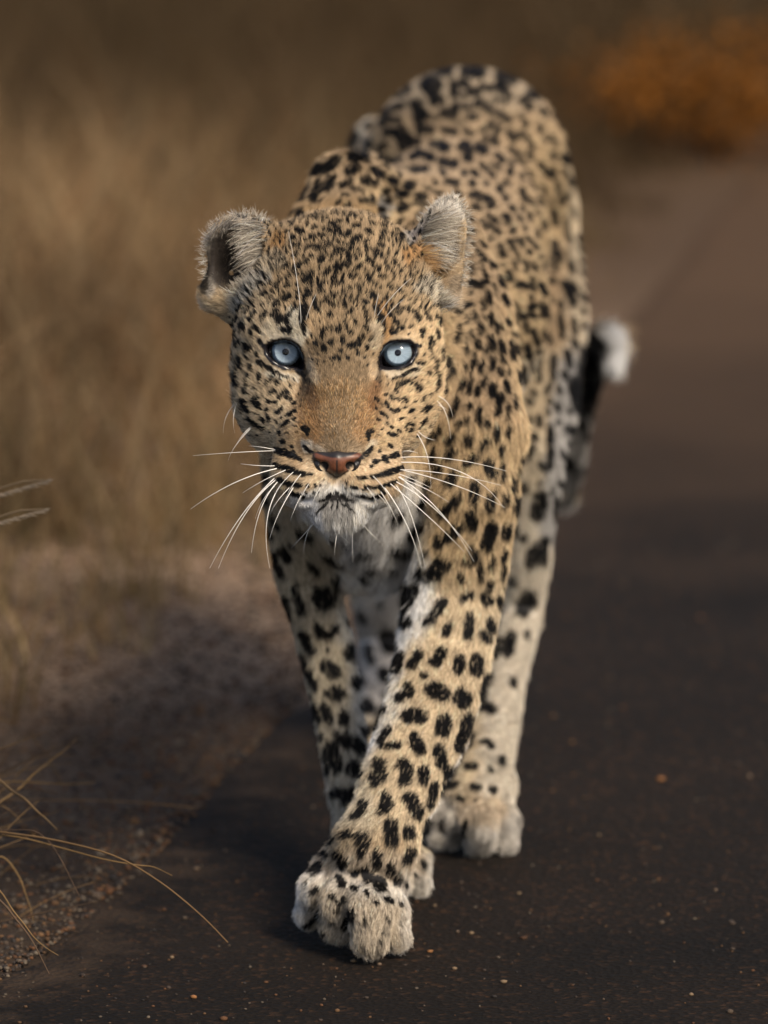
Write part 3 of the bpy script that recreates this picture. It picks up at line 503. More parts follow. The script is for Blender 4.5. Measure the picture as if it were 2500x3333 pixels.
def markings(p, visible, headw, fur=0.0):
    """0..1 blackness of points p from the noted strokes (photo pixels) on what the lens sees, and from scattered rosettes elsewhere"""
    x, y, d = to_px(p)
    out = np.full(len(p), 9.0)
    nz = vnoise(p, 420.0, 1)*0.55 + vnoise(p, 900.0, 2)*0.45
    nz2 = vnoise(p, 160.0, 5)
    for strokes, sel, grow in ((FACE, (visible > 0.4) & (headw > 0.5), 1.36), (BODY, (visible > 0.4) & (headw <= 0.5), 1.48)):
        idx = np.nonzero(sel)[0]
        if not len(idx): continue
        o = idx[np.argsort(y[idx])]; ys = y[o]; xs = x[o]
        n1 = nz[o]; n2 = nz2[o]
        cur = out[o]
        for x1, y1, x2, y2, r in strokes:
            r = r*grow; m = r*1.9+2
            a = np.searchsorted(ys, min(y1, y2)-m); b = np.searchsorted(ys, max(y1, y2)+m)
            if b <= a: continue
            X = xs[a:b]; k = np.nonzero((X > min(x1, x2)-m) & (X < max(x1, x2)+m))[0]
            if not len(k): continue
            X = X[k]; Y = ys[a:b][k]
            ex, ey = x2-x1, y2-y1; L = ex*ex+ey*ey+1e-6
            t = np.clip(((X-x1)*ex+(Y-y1)*ey)/L, 0, 1)
            dd = np.hypot(X-x1-t*ex, Y-y1-t*ey)/r
            dd = dd + 0.20*n1[a:b][k] + 0.16*n2[a:b][k]
            kk = a+k
            cur[kk] = np.minimum(cur[kk], dd)
        out[o] = cur
    h = np.nonzero(visible <= 0.4)[0]
    if len(h):
        cur = out[h]; ph = p[h]
        for c, r in HIDDEN:
            k = np.nonzero(np.abs(ph[:, 1]-c[1]) < r*1.6)[0]
            if not len(k): continue
            dd = np.linalg.norm(ph[k]-c, axis=1)/r + 0.25*nz2[h][k]
            cur[k] = np.minimum(cur[k], dd)
        out[h] = cur
    return out
# scattered spots for the sides the photograph does not show
HIDDEN = []
hid = np.nonzero(vis < 0.5)[0]; rr = np.random.default_rng(5); pick = rr.choice(hid, min(len(hid), 3500), replace=False)
kept = np.zeros((0, 3))
for i in pick:
    c = BV[i]
    small = VHEAD[i] > 0.5
    gap = 0.014 if small else (0.022 if c[2] < 0.30 else 0.030)
    if len(kept) and np.min(np.linalg.norm(kept-c, axis=1)) < gap: continue
    kept = np.vstack([kept, c]); HIDDEN.append((c, 0.0035 if small else rr.uniform(0.006, 0.009)))

# ---------------------------------------------------------------- ground colours of the coat
WHITE = (0.84, 0.81, 0.77); CREAM = (0.56, 0.46, 0.33); TAN = (0.54, 0.405, 0.245)
COAT = [  # layer, stroke in photo pixels, radius, softness, colour, strength
 ('f', (1100, 1640, 1200, 1930), 150, 110, WHITE, .95),
 ('f', (1010, 1640, 1230, 1760), 60, 70, (.56, .56, .57), .85),  # throat greyed: the shade under the chin painted into the coat
 ('f', (1000, 1650, 1010, 1800), 60, 80, (.50, .47, .41), .7),
 ('f', (1290, 1620, 1270, 2000), 50, 90, WHITE, .85),
 ('f', (1275, 1950, 1165, 2380), 48, 64, (.74, .75, .77), .95),
 ('f', (1165, 2380, 980, 2880), 34, 60, (.70, .69, .67), .85),
 ('f', (930, 1400, 1010, 2200), 90, 90, (.50, .42, .30), .8),
 ('f', (1010, 2200, 1110, 2650), 90, 70, (.48, .42, .32), .8),
 ('f', (1180, 2000, 1240, 2300), 50, 60, (.70, .65, .57), .8),
 ('r', (1750, 1560, 1690, 2700), 110, 60, (.62, .555, .46), .9),
 ('r', (1800, 1250, 1800, 1500), 80, 80, (.56, .47, .34), .7),
 ('r', (1250, 1950, 1240, 2250), 60, 50, (.72, .67, .62), .9),
 ('r', (1430, 2700, 1640, 2740), 80, 50, (.56, .52, .47), .9),
 ('r', (1530, 2640, 1600, 2640), 30, 40, (.45, .33, .2), .6),
 ('f', (1150, 2850, 1420, 2860), 70, 40, (.60, .56, .50), .9),
 ('f', (990, 2960, 1310, 3060), 75, 60, (.49, .42, .33), .85),
 ('f', (1060, 2760, 1300, 2800), 60, 50, (.46, .34, .21), .6),
 ('f', (970, 2900, 965, 3000), 20, 40, (.62, .62, .62), .8),
 ('f', (1330, 2850, 1340, 3080), 16, 30, (.60, .55, .48), .7),
 ('r', (1840, 1700, 1900, 1200), 70, 40, (.36, .35, .34), .9),
 ('r', (1975, 1070, 1985, 1240), 60, 24, (.80, .79, .78), 1.),
 ('r', (1150, 380, 1145, 420), 40, 40, (.55, .51, .44), .8),
 ('r', (1300, 250, 1700, 250), 70, 80, (.42, .35, .26), .7),
 ('r', (1900, 500, 1900, 1100), 30, 50, (.50, .43, .33), .7),
 ('f', (1000, 720, 1300, 700), 40, 50, (.44, .29, .14), .6),
 ('h', (1100, 1000, 1100, 760), 300, 200, (.44, .325, .20), 1.),
 ('h', (790, 1050, 850, 1380), 90, 80, (.55, .44, .30), .9),
 ('h', (1420, 1050, 1370, 1380), 70, 70, (.60, .45, .28), .9),
 ('h', (1100, 1200, 1095, 1440), 80, 60, (.235, .172, .108), .95),
 ('h', (1215, 1280, 1190, 1400), 26, 36, (.31, .195, .10), .7),
 ('h', (1010, 1300, 1000, 1420), 26, 40, (.31, .18, .08), .6),
 ('h', (1100, 1180, 1100, 1300), 50, 60, (.30, .215, .125), .6),
 ('h', (1245, 1000, 1250, 1110), 10, 24, (.44, .22, .06), .5),
 ('h', (960, 1040, 975, 1100), 18, 20, (.66, .60, .48), .9),
 ('h', (885, 1075, 940, 1085), 18, 24, (.60, .53, .41), .7),
 ('h', (1220, 1070, 1225, 1110), 14, 20, (.62, .52, .38), .8),
 ('h', (880, 1213, 960, 1232), 11, 12, (.68, .60, .48), .9),
 ('h', (1270, 1222, 1350, 1200), 11, 12, (.68, .57, .42), .9),
 ('h', (1008, 1180, 1020, 1240), 10, 14, (.52, .42, .30), .7),
 ('h', (1218, 1180, 1212, 1230), 9, 14, (.54, .41, .27), .7),
 ('h', (992, 1205, 1012, 1275), 6, 10, (.05, .04, .03), .9),
 ('h', (1232, 1200, 1228, 1255), 5, 9, (.07, .05, .035), .8),
 ('h', (1012, 1275, 1025, 1330), 8, 18, (.16, .10, .06), .7),
 ('h', (1218, 1260, 1210, 1330), 8, 18, (.19, .10, .05), .7),
 ('h', (900, 1530, 1030, 1590), 56, 30, (.60, .47, .32), .95),
 ('h', (1170, 1590, 1300, 1520), 56, 30, (.62, .47, .31), .95),
 ('h', (940, 1480, 950, 1440), 34, 30, (.46, .32, .18), .7),
 ('h', (1060, 1590, 1072, 1612), 14, 20, (.62, .57, .50), .9),
 ('h', (1128, 1590, 1122, 1612), 14, 20, (.62, .57, .50), .9),
 ('h', (1025, 1458, 1060, 1466), 3, 7, (.48, .42, .34), .6),
 ('h', (1140, 1470, 1170, 1464), 3, 6, (.40, .32, .22), .5),
 ('h', (1000, 1440, 1012, 1470), 6, 8, (.55, .50, .42), .8),
 ('h', (1200, 1460, 1214, 1450), 6, 8, (.55, .46, .34), .8),
 ('h', (1090, 1700, 1110, 1705), 100, 34, (.80, .78, .74), 1.),
 ('h', (1070, 1650, 1125, 1650), 30, 30, (.16, .15, .14), .75),
 ('h', (985, 1650, 1010, 1690), 34, 26, (.80, .80, .82), .95),
 ('h', (1190, 1690, 1215, 1650), 30, 26, (.82, .78, .71), .95),
 ('h', (905, 780, 900, 830), 12, 26, (.38, .21, .08), .8),
 ('h', (1350, 820, 1330, 850), 12, 30, (.42, .24, .10), .8),
 ('h', (765, 985, 875, 905), 12, 18, (.56, .52, .45), .9),
 ('h', (1375, 935, 1455, 1005), 14, 20, (.60, .53, .42), .9),
 ('h', (870, 870, 900, 850), 20, 26, (.44, .37, .27), .8),
 ('h', (660, 840, 690, 700), 12, 16, (.48, .41, .33), .8),
 ('h', (690, 700, 840, 700), 8, 12, (.46, .40, .32), .8),
 ('h', (1330, 780, 1400, 690), 12, 16, (.42, .40, .37), .7),
 ('h', (1440, 660, 1500, 700), 20, 20, (.60, .56, .50), .9),
 ('h', (1510, 740, 1500, 900), 14, 16, (.52, .40, .26), .8),
 ('h', (1480, 930, 1470, 980), 22, 20, (.42, .34, .25), .8),
 ('h', (705, 775, 745, 740), 9, 12, (.10, .09, .08), .85),
 ('h', (745, 740, 835, 745), 10, 12, (.12, .11, .10), .85),
 ('h', (1345, 790, 1395, 720), 6, 10, (.16, .15, .16), .7),
 ('h', (700, 800, 712, 900), 16, 12, (.035, .030, .026), .95),
 ('h', (665, 870, 670, 950), 12, 12, (.03, .028, .026), .9),
 ('h', (700, 900, 690, 960), 8, 12, (.50, .46, .40), .8),
]
def coat(p, n, visible, headw):
    x, y, d = to_px(p)
    up = n[:, 2]
    c = np.zeros((len(p), 3))
    base = np.array(TAN); top = np.array((.45, .335, .215)); und = np.array(WHITE)
    w = smooth01((up-0.2)/0.6)[:, None]
    c[:] = base*(1-w)+top*w
    w = smooth01((0.36-p[:, 2])/0.08)[:, None]*(1-headw[:, None]); c = c*(1-w)+np.array((.60, .485, .335))*w
    w = smooth01((-up-0.15)/0.5)[:, None]*(1-headw[:, None]*0.4)
    c = c*(1-w)+und*w
    lowleg = smooth01((0.10-p[:, 2])/0.08)[:, None]*0.4; c = c*(1-lowleg)+np.array((.5, .45, .38))*lowleg
    warp = vnoise(p, 90, 8)*14; warp2 = vnoise(p, 90, 9)*14
    X = x+warp; Y = y+warp2
    for layer, (x1, y1, x2, y2), r, soft, colr, st in COAT:
        lw = headw if layer == 'h' else (1-headw)*((d > 6.03) if layer == 'r' else (d < 6.06) if layer == 'f' else 1.0)
        ex, ey = x2-x1, y2-y1; L = ex*ex+ey*ey+1e-6
        t = np.clip(((X-x1)*ex+(Y-y1)*ey)/L, 0, 1)
        dd = np.hypot(X-x1-t*ex, Y-y1-t*ey)
        w = smooth01(1-(dd-r)/soft)*st*lw*np.clip(visible*1.3, 0.0, 1)
        c = c*(1-w[:, None])+np.array(colr)*w[:, None]
    mott = 1+0.10*vnoise(p, 60, 11)+0.10*vnoise(p, 240, 12)
    return c*mott[:, None]

def nose_clear(p):
    x, y, d = to_px(p); out = np.full(len(p), 1.0)
    poly = np.array([(1016, 1474), (1050, 1478), (1095, 1492), (1145, 1484), (1181, 1482), (1150, 1510), (1128, 1538), (1098, 1552), (1068, 1536), (1045, 1505)], float)
    k = np.nonzero((np.abs(x-1098) < 110) & (np.abs(y-1512) < 60) & (d < HD-0.05))[0]
    u, v = x[k], y[k]; best = np.full(len(k), 1e9); ins = np.zeros(len(k), bool); n = len(poly)
    for i in range(n):
        a, b = poly[i], poly[(i+1) % n]; e = b-a
        t = np.clip(((u-a[0])*e[0]+(v-a[1])*e[1])/(e@e), 0, 1)
        best = np.minimum(best, np.hypot(u-a[0]-t*e[0], v-a[1]-t*e[1]))
        ins ^= ((a[1] > v) != (b[1] > v)) & (u < (b[0]-a[0])*(v-a[1])/(b[1]-a[1]+1e-9)+a[0])
    out[k] = np.where(ins, -best, best)/PXM
    return out

# ---------------------------------------------------------------- lie, length and thickness of the coat at the skin's vertices
def tang(v, n):
    t = v-(v*n).sum(1)[:, None]*n
    return t/np.maximum(np.linalg.norm(t, axis=1), 1e-6)[:, None]
spine = [(P(1150, 1060, 5.76), .07), (P(1300, 930, 6.1), .10), (P(1450, 850, 6.45), .11), (P(1520, 600, 6.8), .11)]
acc = np.zeros_like(BV); wsum = np.zeros(len(BV))
def influence(a, b, ra, rb, dvec, gain=1.0):
    ab = b-a; L2 = ab@ab+1e-9
    t = np.clip((BV-a)@ab/L2, 0, 1)
    d = np.linalg.norm(BV-a-t[:, None]*ab, axis=1)-(ra+(rb-ra)*t)
    w = gain/(np.maximum(d, 0)+0.012)**4
    global acc, wsum
    acc += w[:, None]*dvec; wsum += w
for a, b, ra, rb in BONES:
    dv = (b-a)/np.linalg.norm(b-a); influence(a, b, ra, rb, dv)
for (a, ra), (b, rb) in zip(spine[:-1], spine[1:]):
    dv = np.array([0.1, 1.0, -0.1]); influence(a, b, ra, rb, dv, 1.6)
influence(P(1150, 1450, 5.80), P(1180, 1850, 5.93), 0.07, 0.08, np.array([0, 0.1, -1.0]), 2.0)
flow = acc/wsum[:, None]
side = 1-np.abs(VN[:, 2]); flow[:, 2] -= 0.35*side*(BV[:, 2] > 0.3)
nose_pt = H(1097, 1500, 0.085)
fh = BV-nose_pt; fh = fh/np.linalg.norm(fh, axis=1)[:, None]
fh = fh - 0.25*FWD*0
below = smooth01((VPY-1560)/60)[:, None]           # pads, lips and chin: fur falls down and out
fh = fh*(1-below)+(fh*0.6+np.array([0, 0, -0.8]))*below
flow = flow*(1-VHEAD[:, None])+fh*VHEAD[:, None]
FLOW = tang(flow, VN)
EARW = ear_weight(BV)
for cx, cy in ((800, 880), (1395, 880)):
    e = BV-H(cx, cy, -0.03); k = (np.linalg.norm(BV-H(cx+(-30 if cx < 1000 else 40), cy-50, -0.05), axis=1) < 0.06)
    ee = tang(e, VN); w = (EARW*k)[:, None]; FLOW = FLOW*(1-w)+ee*w
FLOW /= np.maximum(np.linalg.norm(FLOW, axis=1), 1e-6)[:, None]

LEN = np.full(len(BV), 0.0125)
LEN = np.where(BV[:, 2] < 0.33, 0.0105, LEN)
LEN = np.where(BV[:, 2] < 0.08, 0.0085, LEN)
chest = smooth01(1-np.hypot((VPX-1170)/240, (VPY-1700)/270))*(BV[:, 1] < 6.05)
LEN += 0.015*chest
inner = smooth01(1-np.hypot((VPX-1290)/110, (VPY-1850)/260)); LEN += 0.010*inner*(vis > .5)
tailw = ((BV[:, 1] > 6.80) & (VPX > 1780)).astype(float); LEN = LEN*(1-tailw)+0.017*tailw
tip = smooth01(1-np.hypot(VPX-1975, VPY-1120)/110)*tailw; LEN += 0.010*tip
dn = np.linalg.norm(BV-nose_pt, axis=1)
LH = 0.0036+0.0048*smooth01((dn-0.03)/0.12)+0.006*smooth01((800-VPY)/110)
pads = smooth01(1.2-np.hypot((VPX-1098)/230, (VPY-1560)/75)); LH = LH*(1-pads)+0.0045*pads
chin = smooth01(1.3-np.hypot((VPX-1104)/120, (VPY-1690)/60)); LH = np.maximum(LH, 0.0105*chin)
ruff = smooth01((np.abs(VPX-1098)-250)/90)*smooth01((VPY-1050)/150); LH += 0.0055*ruff
strip = np.zeros(len(BV))
for x1, y1, x2, y2 in ((765, 985, 880, 900), (1365, 915, 1455, 1005)):
    ex, ey = x2-x1, y2-y1; t = np.clip(((VPX-x1)*ex+(VPY-y1)*ey)/(ex*ex+ey*ey), 0, 1)
    strip = np.maximum(strip, smooth01(1-np.hypot(VPX-x1-t*ex, VPY-y1-t*ey)/55))
LH += 0.006*strip
ecl = eye_clear(BV)
LH *= 0.25+0.75*smooth01((ecl-0.001)/0.014)
LH = LH*(1-EARW)+0.0045*EARW
LEN = LEN*(1-VHEAD)+LH*VHEAD
LIFT = np.full(len(BV), 0.22); LIFT += 0.25*chest; LIFT = LIFT*(1-VHEAD)+0.24*VHEAD
LIFT = LIFT*(1-EARW)+0.38*EARW + 0.3*strip + 0.2*chin*VHEAD + 0.3*tip
DENS = np.full(len(BV), 0.55e6)
DENS = np.where((BV[:, 1] < 6.05), 0.95e6, DENS)
DENS = DENS*(1-VHEAD)+2.6e6*VHEAD
DENS *= (0.3+0.7*vis)
ncl = nose_clear(BV)
DENS[(ecl < 0.0022) | (ncl < 0.0004)] = 0
earin = np.zeros(len(BV))
for (cx, cy, w, r) in ((764, 853, -0.034, 0.033), (1440, 812, -0.042, 0.022), (1412, 880, -0.05, 0.012)):
    d_ = np.linalg.norm(BV-H(cx, cy, w), axis=1)
    earin = np.maximum(earin, smooth01((r-d_)/0.006)*(facing > -0.1))
le = smooth01(1.25-np.hypot((VPX-748)/92, (VPY-862)/100))*(VD < 5.70)*(facing > 0.0)*EARW; earin = np.maximum(earin, np.clip(le*1.6, 0, 1))
DENS *= 1-0.85*earin
LEN *= 1-0.35*earin
# ---------------------------------------------------------------- skin
skin_mat, t = new_mat('spotted_skin')
o_ = N(t, 'ShaderNodeOutputMaterial'); b_ = N(t, 'ShaderNodeBsdfPrincipled'); a_ = N(t, 'ShaderNodeAttribute', attribute_name='coat')
b_.inputs['Roughness'].default_value = 0.55; b_.inputs['Specular IOR Level'].default_value = 0.3
rg = N(t, 'ShaderNodeAttribute', attribute_name='wet')
mr = N(t, 'ShaderNodeMapRange'); mr.inputs['To Min'].default_value = 0.75; mr.inputs['To Max'].default_value = 0.22
t.links.new(rg.outputs['Fac'], mr.inputs['Value']); t.links.new(mr.outputs[0], b_.inputs['Roughness'])
t.links.new(a_.outputs['Color'], b_.inputs['Base Color']); t.links.new(b_.outputs[0], o_.inputs[0])

leopard = bpy.data.objects.new('leopard', None); COL.objects.link(leopard)
leopard.location = (0.03, 6.0, 0.0)
tag(leopard, 'spotted leopard with pale blue eyes walking towards the camera along the dark road edge', 'leopard')
bpy.context.view_layer.update()
LOFF = np.array(leopard.location)
body = mesh_obj('body', BV-LOFF, BF, skin_mat, leopard)
mk = markings(BV, vis, VHEAD)
cc = coat(BV, VN, vis, VHEAD)
blk = np.array((.0075, .007, .0072))
k = smooth01((1.12-mk)/0.2)[:, None]
cc = cc*0.8*(1-k)+blk*k
lidk = (smooth01((0.0034-ecl)/0.0012)*(ecl < 0.5))[:, None]; cc = cc*(1-lidk)+np.array((.010, .009, .011))*lidk
nk = (smooth01((0.0012-ncl)/0.001))[:, None]; cc = cc*(1-nk)+np.array((.02, .016, .015))*nk
mouth = smooth01(1.15-np.hypot((VPX-1100)/80, (VPY-1622)/14))*(VHEAD > .5)*(VD < HD-0.04); cc = cc*(1-mouth[:, None])+np.array((.012, .01, .01))*mouth[:, None]
ei = earin[:, None]; cc = cc*(1-ei)+np.array((.022, .017, .014))*ei
ca = body.data.attributes.new('coat', 'FLOAT_COLOR', 'POINT'); ca.data.foreach_set('color', np.c_[cc, np.ones(len(cc))].astype(np.float32).ravel())
wa = body.data.attributes.new('wet', 'FLOAT', 'POINT'); wa.data.foreach_set('value', lidk[:, 0].astype(np.float32))

# ---------------------------------------------------------------- fur
fur_mat, t = new_mat('fur')
o_ = N(t, 'ShaderNodeOutputMaterial'); a_ = N(t, 'ShaderNodeAttribute', attribute_name='coat')
hi = N(t, 'ShaderNodeHairInfo')
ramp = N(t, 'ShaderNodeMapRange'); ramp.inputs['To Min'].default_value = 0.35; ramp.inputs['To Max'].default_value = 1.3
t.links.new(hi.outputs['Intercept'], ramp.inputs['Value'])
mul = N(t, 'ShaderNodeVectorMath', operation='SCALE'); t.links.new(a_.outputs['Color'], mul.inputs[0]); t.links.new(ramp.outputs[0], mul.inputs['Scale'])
b_ = N(t, 'ShaderNodeBsdfPrincipled'); b_.inputs['Roughness'].default_value = 0.5; b_.inputs['Specular IOR Level'].default_value = 0.14
t.links.new(mul.outputs[0], b_.inputs['Base Color'])
tr = N(t, 'ShaderNodeBsdfTranslucent'); t.links.new(mul.outputs[0], tr.inputs[0])
mx = N(t, 'ShaderNodeMixShader'); mx.inputs[0].default_value = 0.25
t.links.new(b_.outputs[0], mx.inputs[1]); t.links.new(tr.outputs[0], mx.inputs[2]); t.links.new(mx.outputs[0], o_.inputs[0])

def curves_obj(name, pts, rad, cols, mat, parent, off):
    """pts n x k x 3"""
    n, k, _ = pts.shape
    cu = bpy.data.hair_curves.new(name)
    cu.add_curves([k]*n)
    cu.points.foreach_set('position', (pts-off).astype(np.float32).ravel())
    ra = cu.attributes.get('radius') or cu.attributes.new('radius', 'FLOAT', 'POINT')
    ra.data.foreach_set('value', rad.astype(np.float32).ravel())
    ca = cu.attributes.new('coat', 'FLOAT_COLOR', 'CURVE'); ca.data.foreach_set('color', np.c_[cols, np.ones(n)].astype(np.float32).ravel())
    cu.materials.append(mat)
    o = bpy.data.objects.new(name, cu); COL.objects.link(o); o.parent = parent
    return o

T0, T1, T2, T3 = BF[:, 0], BF[:, 1], BF[:, 2], BF[:, 3]
TRI = np.concatenate([np.stack([T0, T1, T2], 1), np.stack([T0, T2, T3], 1)])
A_ = np.linalg.norm(np.cross(BV[TRI[:, 1]]-BV[TRI[:, 0]], BV[TRI[:, 2]]-BV[TRI[:, 0]]), axis=1)/2
ex = A_*DENS[TRI].mean(1)
cnt = np.floor(ex + rng.random(len(ex))).astype(int)
ti = np.repeat(np.arange(len(TRI)), cnt); n = len(ti)
r1 = np.sqrt(rng.random(n)); r2 = rng.random(n)
bw = np.stack([1-r1, r1*(1-r2), r1*r2], 1); vi = TRI[ti]
def ip(a): return (a[vi]*bw[..., None]).sum(1) if a.ndim == 2 else (a[vi]*bw).sum(1)
R0 = ip(BV); NN = ip(VN); NN /= np.linalg.norm(NN, axis=1)[:, None]
FL = ip(FLOW); LL = ip(LEN); LF = ip(LIFT); VV = ip(vis); HW = ip(VHEAD); EI = ip(earin)
keep = (eye_clear(R0) > 0.0026) & (nose_clear(R0) > 0.0006)
keep &= ~((HW > .5) & (np.hypot((to_px(R0)[0]-1096)/9, (to_px(R0)[1]-1575)/34) < 1))
def sub(*a): return [x[keep] for x in a]
R0, NN, FL, LL, LF, VV, HW, EI = sub(R0, NN, FL, LL, LF, VV, HW, EI); n = len(R0)
print('STRANDS', n)
# lie: broad swirls, tufts and single-hair scatter
bro = np.stack([vnoise(R0, 38, 21), vnoise(R0, 38, 22), vnoise(R0, 38, 23)], 1)
cellp = np.floor(R0/0.0032+0.35*np.stack([vnoise(R0, 200, 31), vnoise(R0, 200, 32), vnoise(R0, 200, 33)], 1)*2).astype(np.int64)
def hsh(c, s):
    h = (c[:, 0]*73856093) ^ (c[:, 1]*19349663) ^ (c[:, 2]*83492791) ^ (s*2654435761)
    h = (h ^ (h >> 13))*1274126177 & 0x7fffffff
    return (h & 0xffff)/65535.0
fine = np.floor(R0/0.0014+0.4*np.stack([vnoise(R0, 420, 34), vnoise(R0, 420, 35), vnoise(R0, 420, 36)], 1)).astype(np.int64)
tuft = np.stack([hsh(cellp, 1), hsh(cellp, 2), hsh(cellp, 3)], 1)*2-1
jit = rng.normal(0, 1, (n, 3))
ft = np.stack([hsh(fine, 11), hsh(fine, 12), hsh(fine, 13)], 1)*2-1
D = FL+0.16*bro+0.13*tuft+0.12*ft+0.08*jit
D = D-(D*NN).sum(1)[:, None]*NN*0.9
D /= np.linalg.norm(D, axis=1)[:, None]
L = LL*(0.7+0.6*rng.random(n))*(0.9+0.3*hsh(fine, 4))
LF = LF+0.22*smooth01((0.055-np.linalg.norm(R0-H(1098, 1370, 0.06), axis=1))/0.03)*(HW > .5)
lift = np.clip(LF*(0.7+0.6*rng.random(n)), 0.05, 1.1)
tt = np.array([0, 0.3, 0.65, 1.0])
up = (lift[:, None]*tt*(1-0.38*tt))[..., None]*NN[:, None, :]
al = (np.sqrt(np.maximum(1-0.5*lift[:, None]**2, .3))*tt)[..., None]*D[:, None, :]
bend = (tt**2)[None, :, None]*(0.10*tuft[:, None, :]+0.05*jit[:, None, :])
PTS = R0[:, None, :]+L[:, None, None]*(up+al+bend) - 0.0004*NN[:, None, :]
wr = np.where(HW > 0.5, 0.00015, 0.00024)*(0.8+0.5*rng.random(n))
RAD = wr[:, None]*np.array([1.0, 0.95, 0.7, 0.15])
mp = R0+D*(L*0.45)[:, None]
MK = markings(mp, VV, HW)
CO = coat(mp, NN, VV, HW)
k = smooth01((1.05-MK)/0.10)[:, None]
stray = (rng.random(n) < 0.03)[:, None]
k = np.where(stray, k*0.2, k)
bright = np.exp(rng.normal(0, 0.22, n))*(0.85+0.3*hsh(cellp, 5))*(0.72+0.56*hsh(fine, 6))
near = np.linalg.norm(R0-H(1098, 1370, 0.06), axis=1); grain = smooth01((0.055-near)/0.03)*(HW > .5)
bright *= np.exp(rng.normal(0, 1, n)*0.38*grain)
redd = (rng.random(n)*grain > 0.6)[:, None]; CO = np.where(redd, CO*np.array((1.12, .95, .72)), CO)
brin = smooth01((vnoise(mp*np.array([1.0, .6, .45]), 150, 44)-.12)/.3)*smooth01((0.082-mp[:, 2])/0.02)*(VV > .4); bright *= 1-0.45*brin
CO = CO*bright[:, None]*np.where((rng.random(n) < 0.06) & (HW < .5), 0.45, 1.0)[:, None]
CO = CO*(1-k)+blk*(0.7+0.6*rng.random(n))[:, None]*k
e3 = EI[:, None]; CO = CO*(1-0.8*e3)+np.array((.03, .025, .02))*0.8*e3
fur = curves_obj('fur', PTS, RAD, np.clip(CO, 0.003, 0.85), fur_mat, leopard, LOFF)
fur['kind'] = 'stuff'
# ================================================================ eyes
def lathe_disc(c, axis_n, r, rings, seg, zfun):
    """a surface of revolution about axis_n through c: ring radii 0..r, height zfun(t)"""
    n = axis_n/np.linalg.norm(axis_n); u = np.cross([0, 0, 1.0], n); u /= np.linalg.norm(u); v = np.cross(n, u)
    V = []
    for i in range(rings+1):
        t = i/rings; rr_ = r*max(t, 0.004)
        for k in range(seg):
            a = 2*math.pi*k/seg
            V.append(c+n*zfun(t)+rr_*(math.cos(a)*u+math.sin(a)*v))
    F = []
    for i in range(rings):
        for k in range(seg):
            F.append((i*seg+k, (i+1)*seg+k, (i+1)*seg+(k+1) % seg, i*seg+(k+1) % seg))
    return np.array(V), np.array(F)

def attr_mat(name, rough, spec=0.5, coat=0.0):
    m, t = new_mat(name); o_ = N(t, 'ShaderNodeOutputMaterial'); b_ = N(t, 'ShaderNodeBsdfPrincipled'); a_ = N(t, 'ShaderNodeAttribute', attribute_name='coat')
    b_.inputs['Roughness'].default_value = rough; b_.inputs['Specular IOR Level'].default_value = spec; b_.inputs['Coat Weight'].default_value = coat
    t.links.new(a_.outputs['Color'], b_.inputs['Base Color']); t.links.new(b_.outputs[0], o_.inputs[0]); return m
def set_col(o, c):
    a = o.data.attributes.new('coat', 'FLOAT_COLOR', 'POINT'); a.data.foreach_set('color', np.c_[c, np.ones(len(c))].astype(np.float32).ravel())
def plain(name, col, rough=0.6, spec=0.5):
    m, t = new_mat(name); o_ = N(t, 'ShaderNodeOutputMaterial'); b_ = N(t, 'ShaderNodeBsdfPrincipled')
    b_.inputs['Base Color'].default_value = (*col, 1); b_.inputs['Roughness'].default_value = rough; b_.inputs['Specular IOR Level'].default_value = spec
    t.links.new(b_.outputs[0], o_.inputs[0]); return m
iris_mat = attr_mat('iris', 0.45, 0.3)
dark_mat = plain('eye_dark', (.012, .010, .012), 0.15)
pupil_mat = plain('pupil', (.001, .002, .008), 0.6, 0.1)
corn, t = new_mat('cornea'); o_ = N(t, 'ShaderNodeOutputMaterial'); tb = N(t, 'ShaderNodeBsdfTransparent'); gb = N(t, 'ShaderNodeBsdfGlossy'); gb.inputs['Roughness'].default_value = 0.03
fr = N(t, 'ShaderNodeFresnel'); fr.inputs['IOR'].default_value = 1.36; mx = N(t, 'ShaderNodeMixShader')
t.links.new(fr.outputs[0], mx.inputs[0]); t.links.new(tb.outputs[0], mx.inputs[1]); t.links.new(gb.outputs[0], mx.inputs[2]); t.links.new(mx.outputs[0], o_.inputs[0])
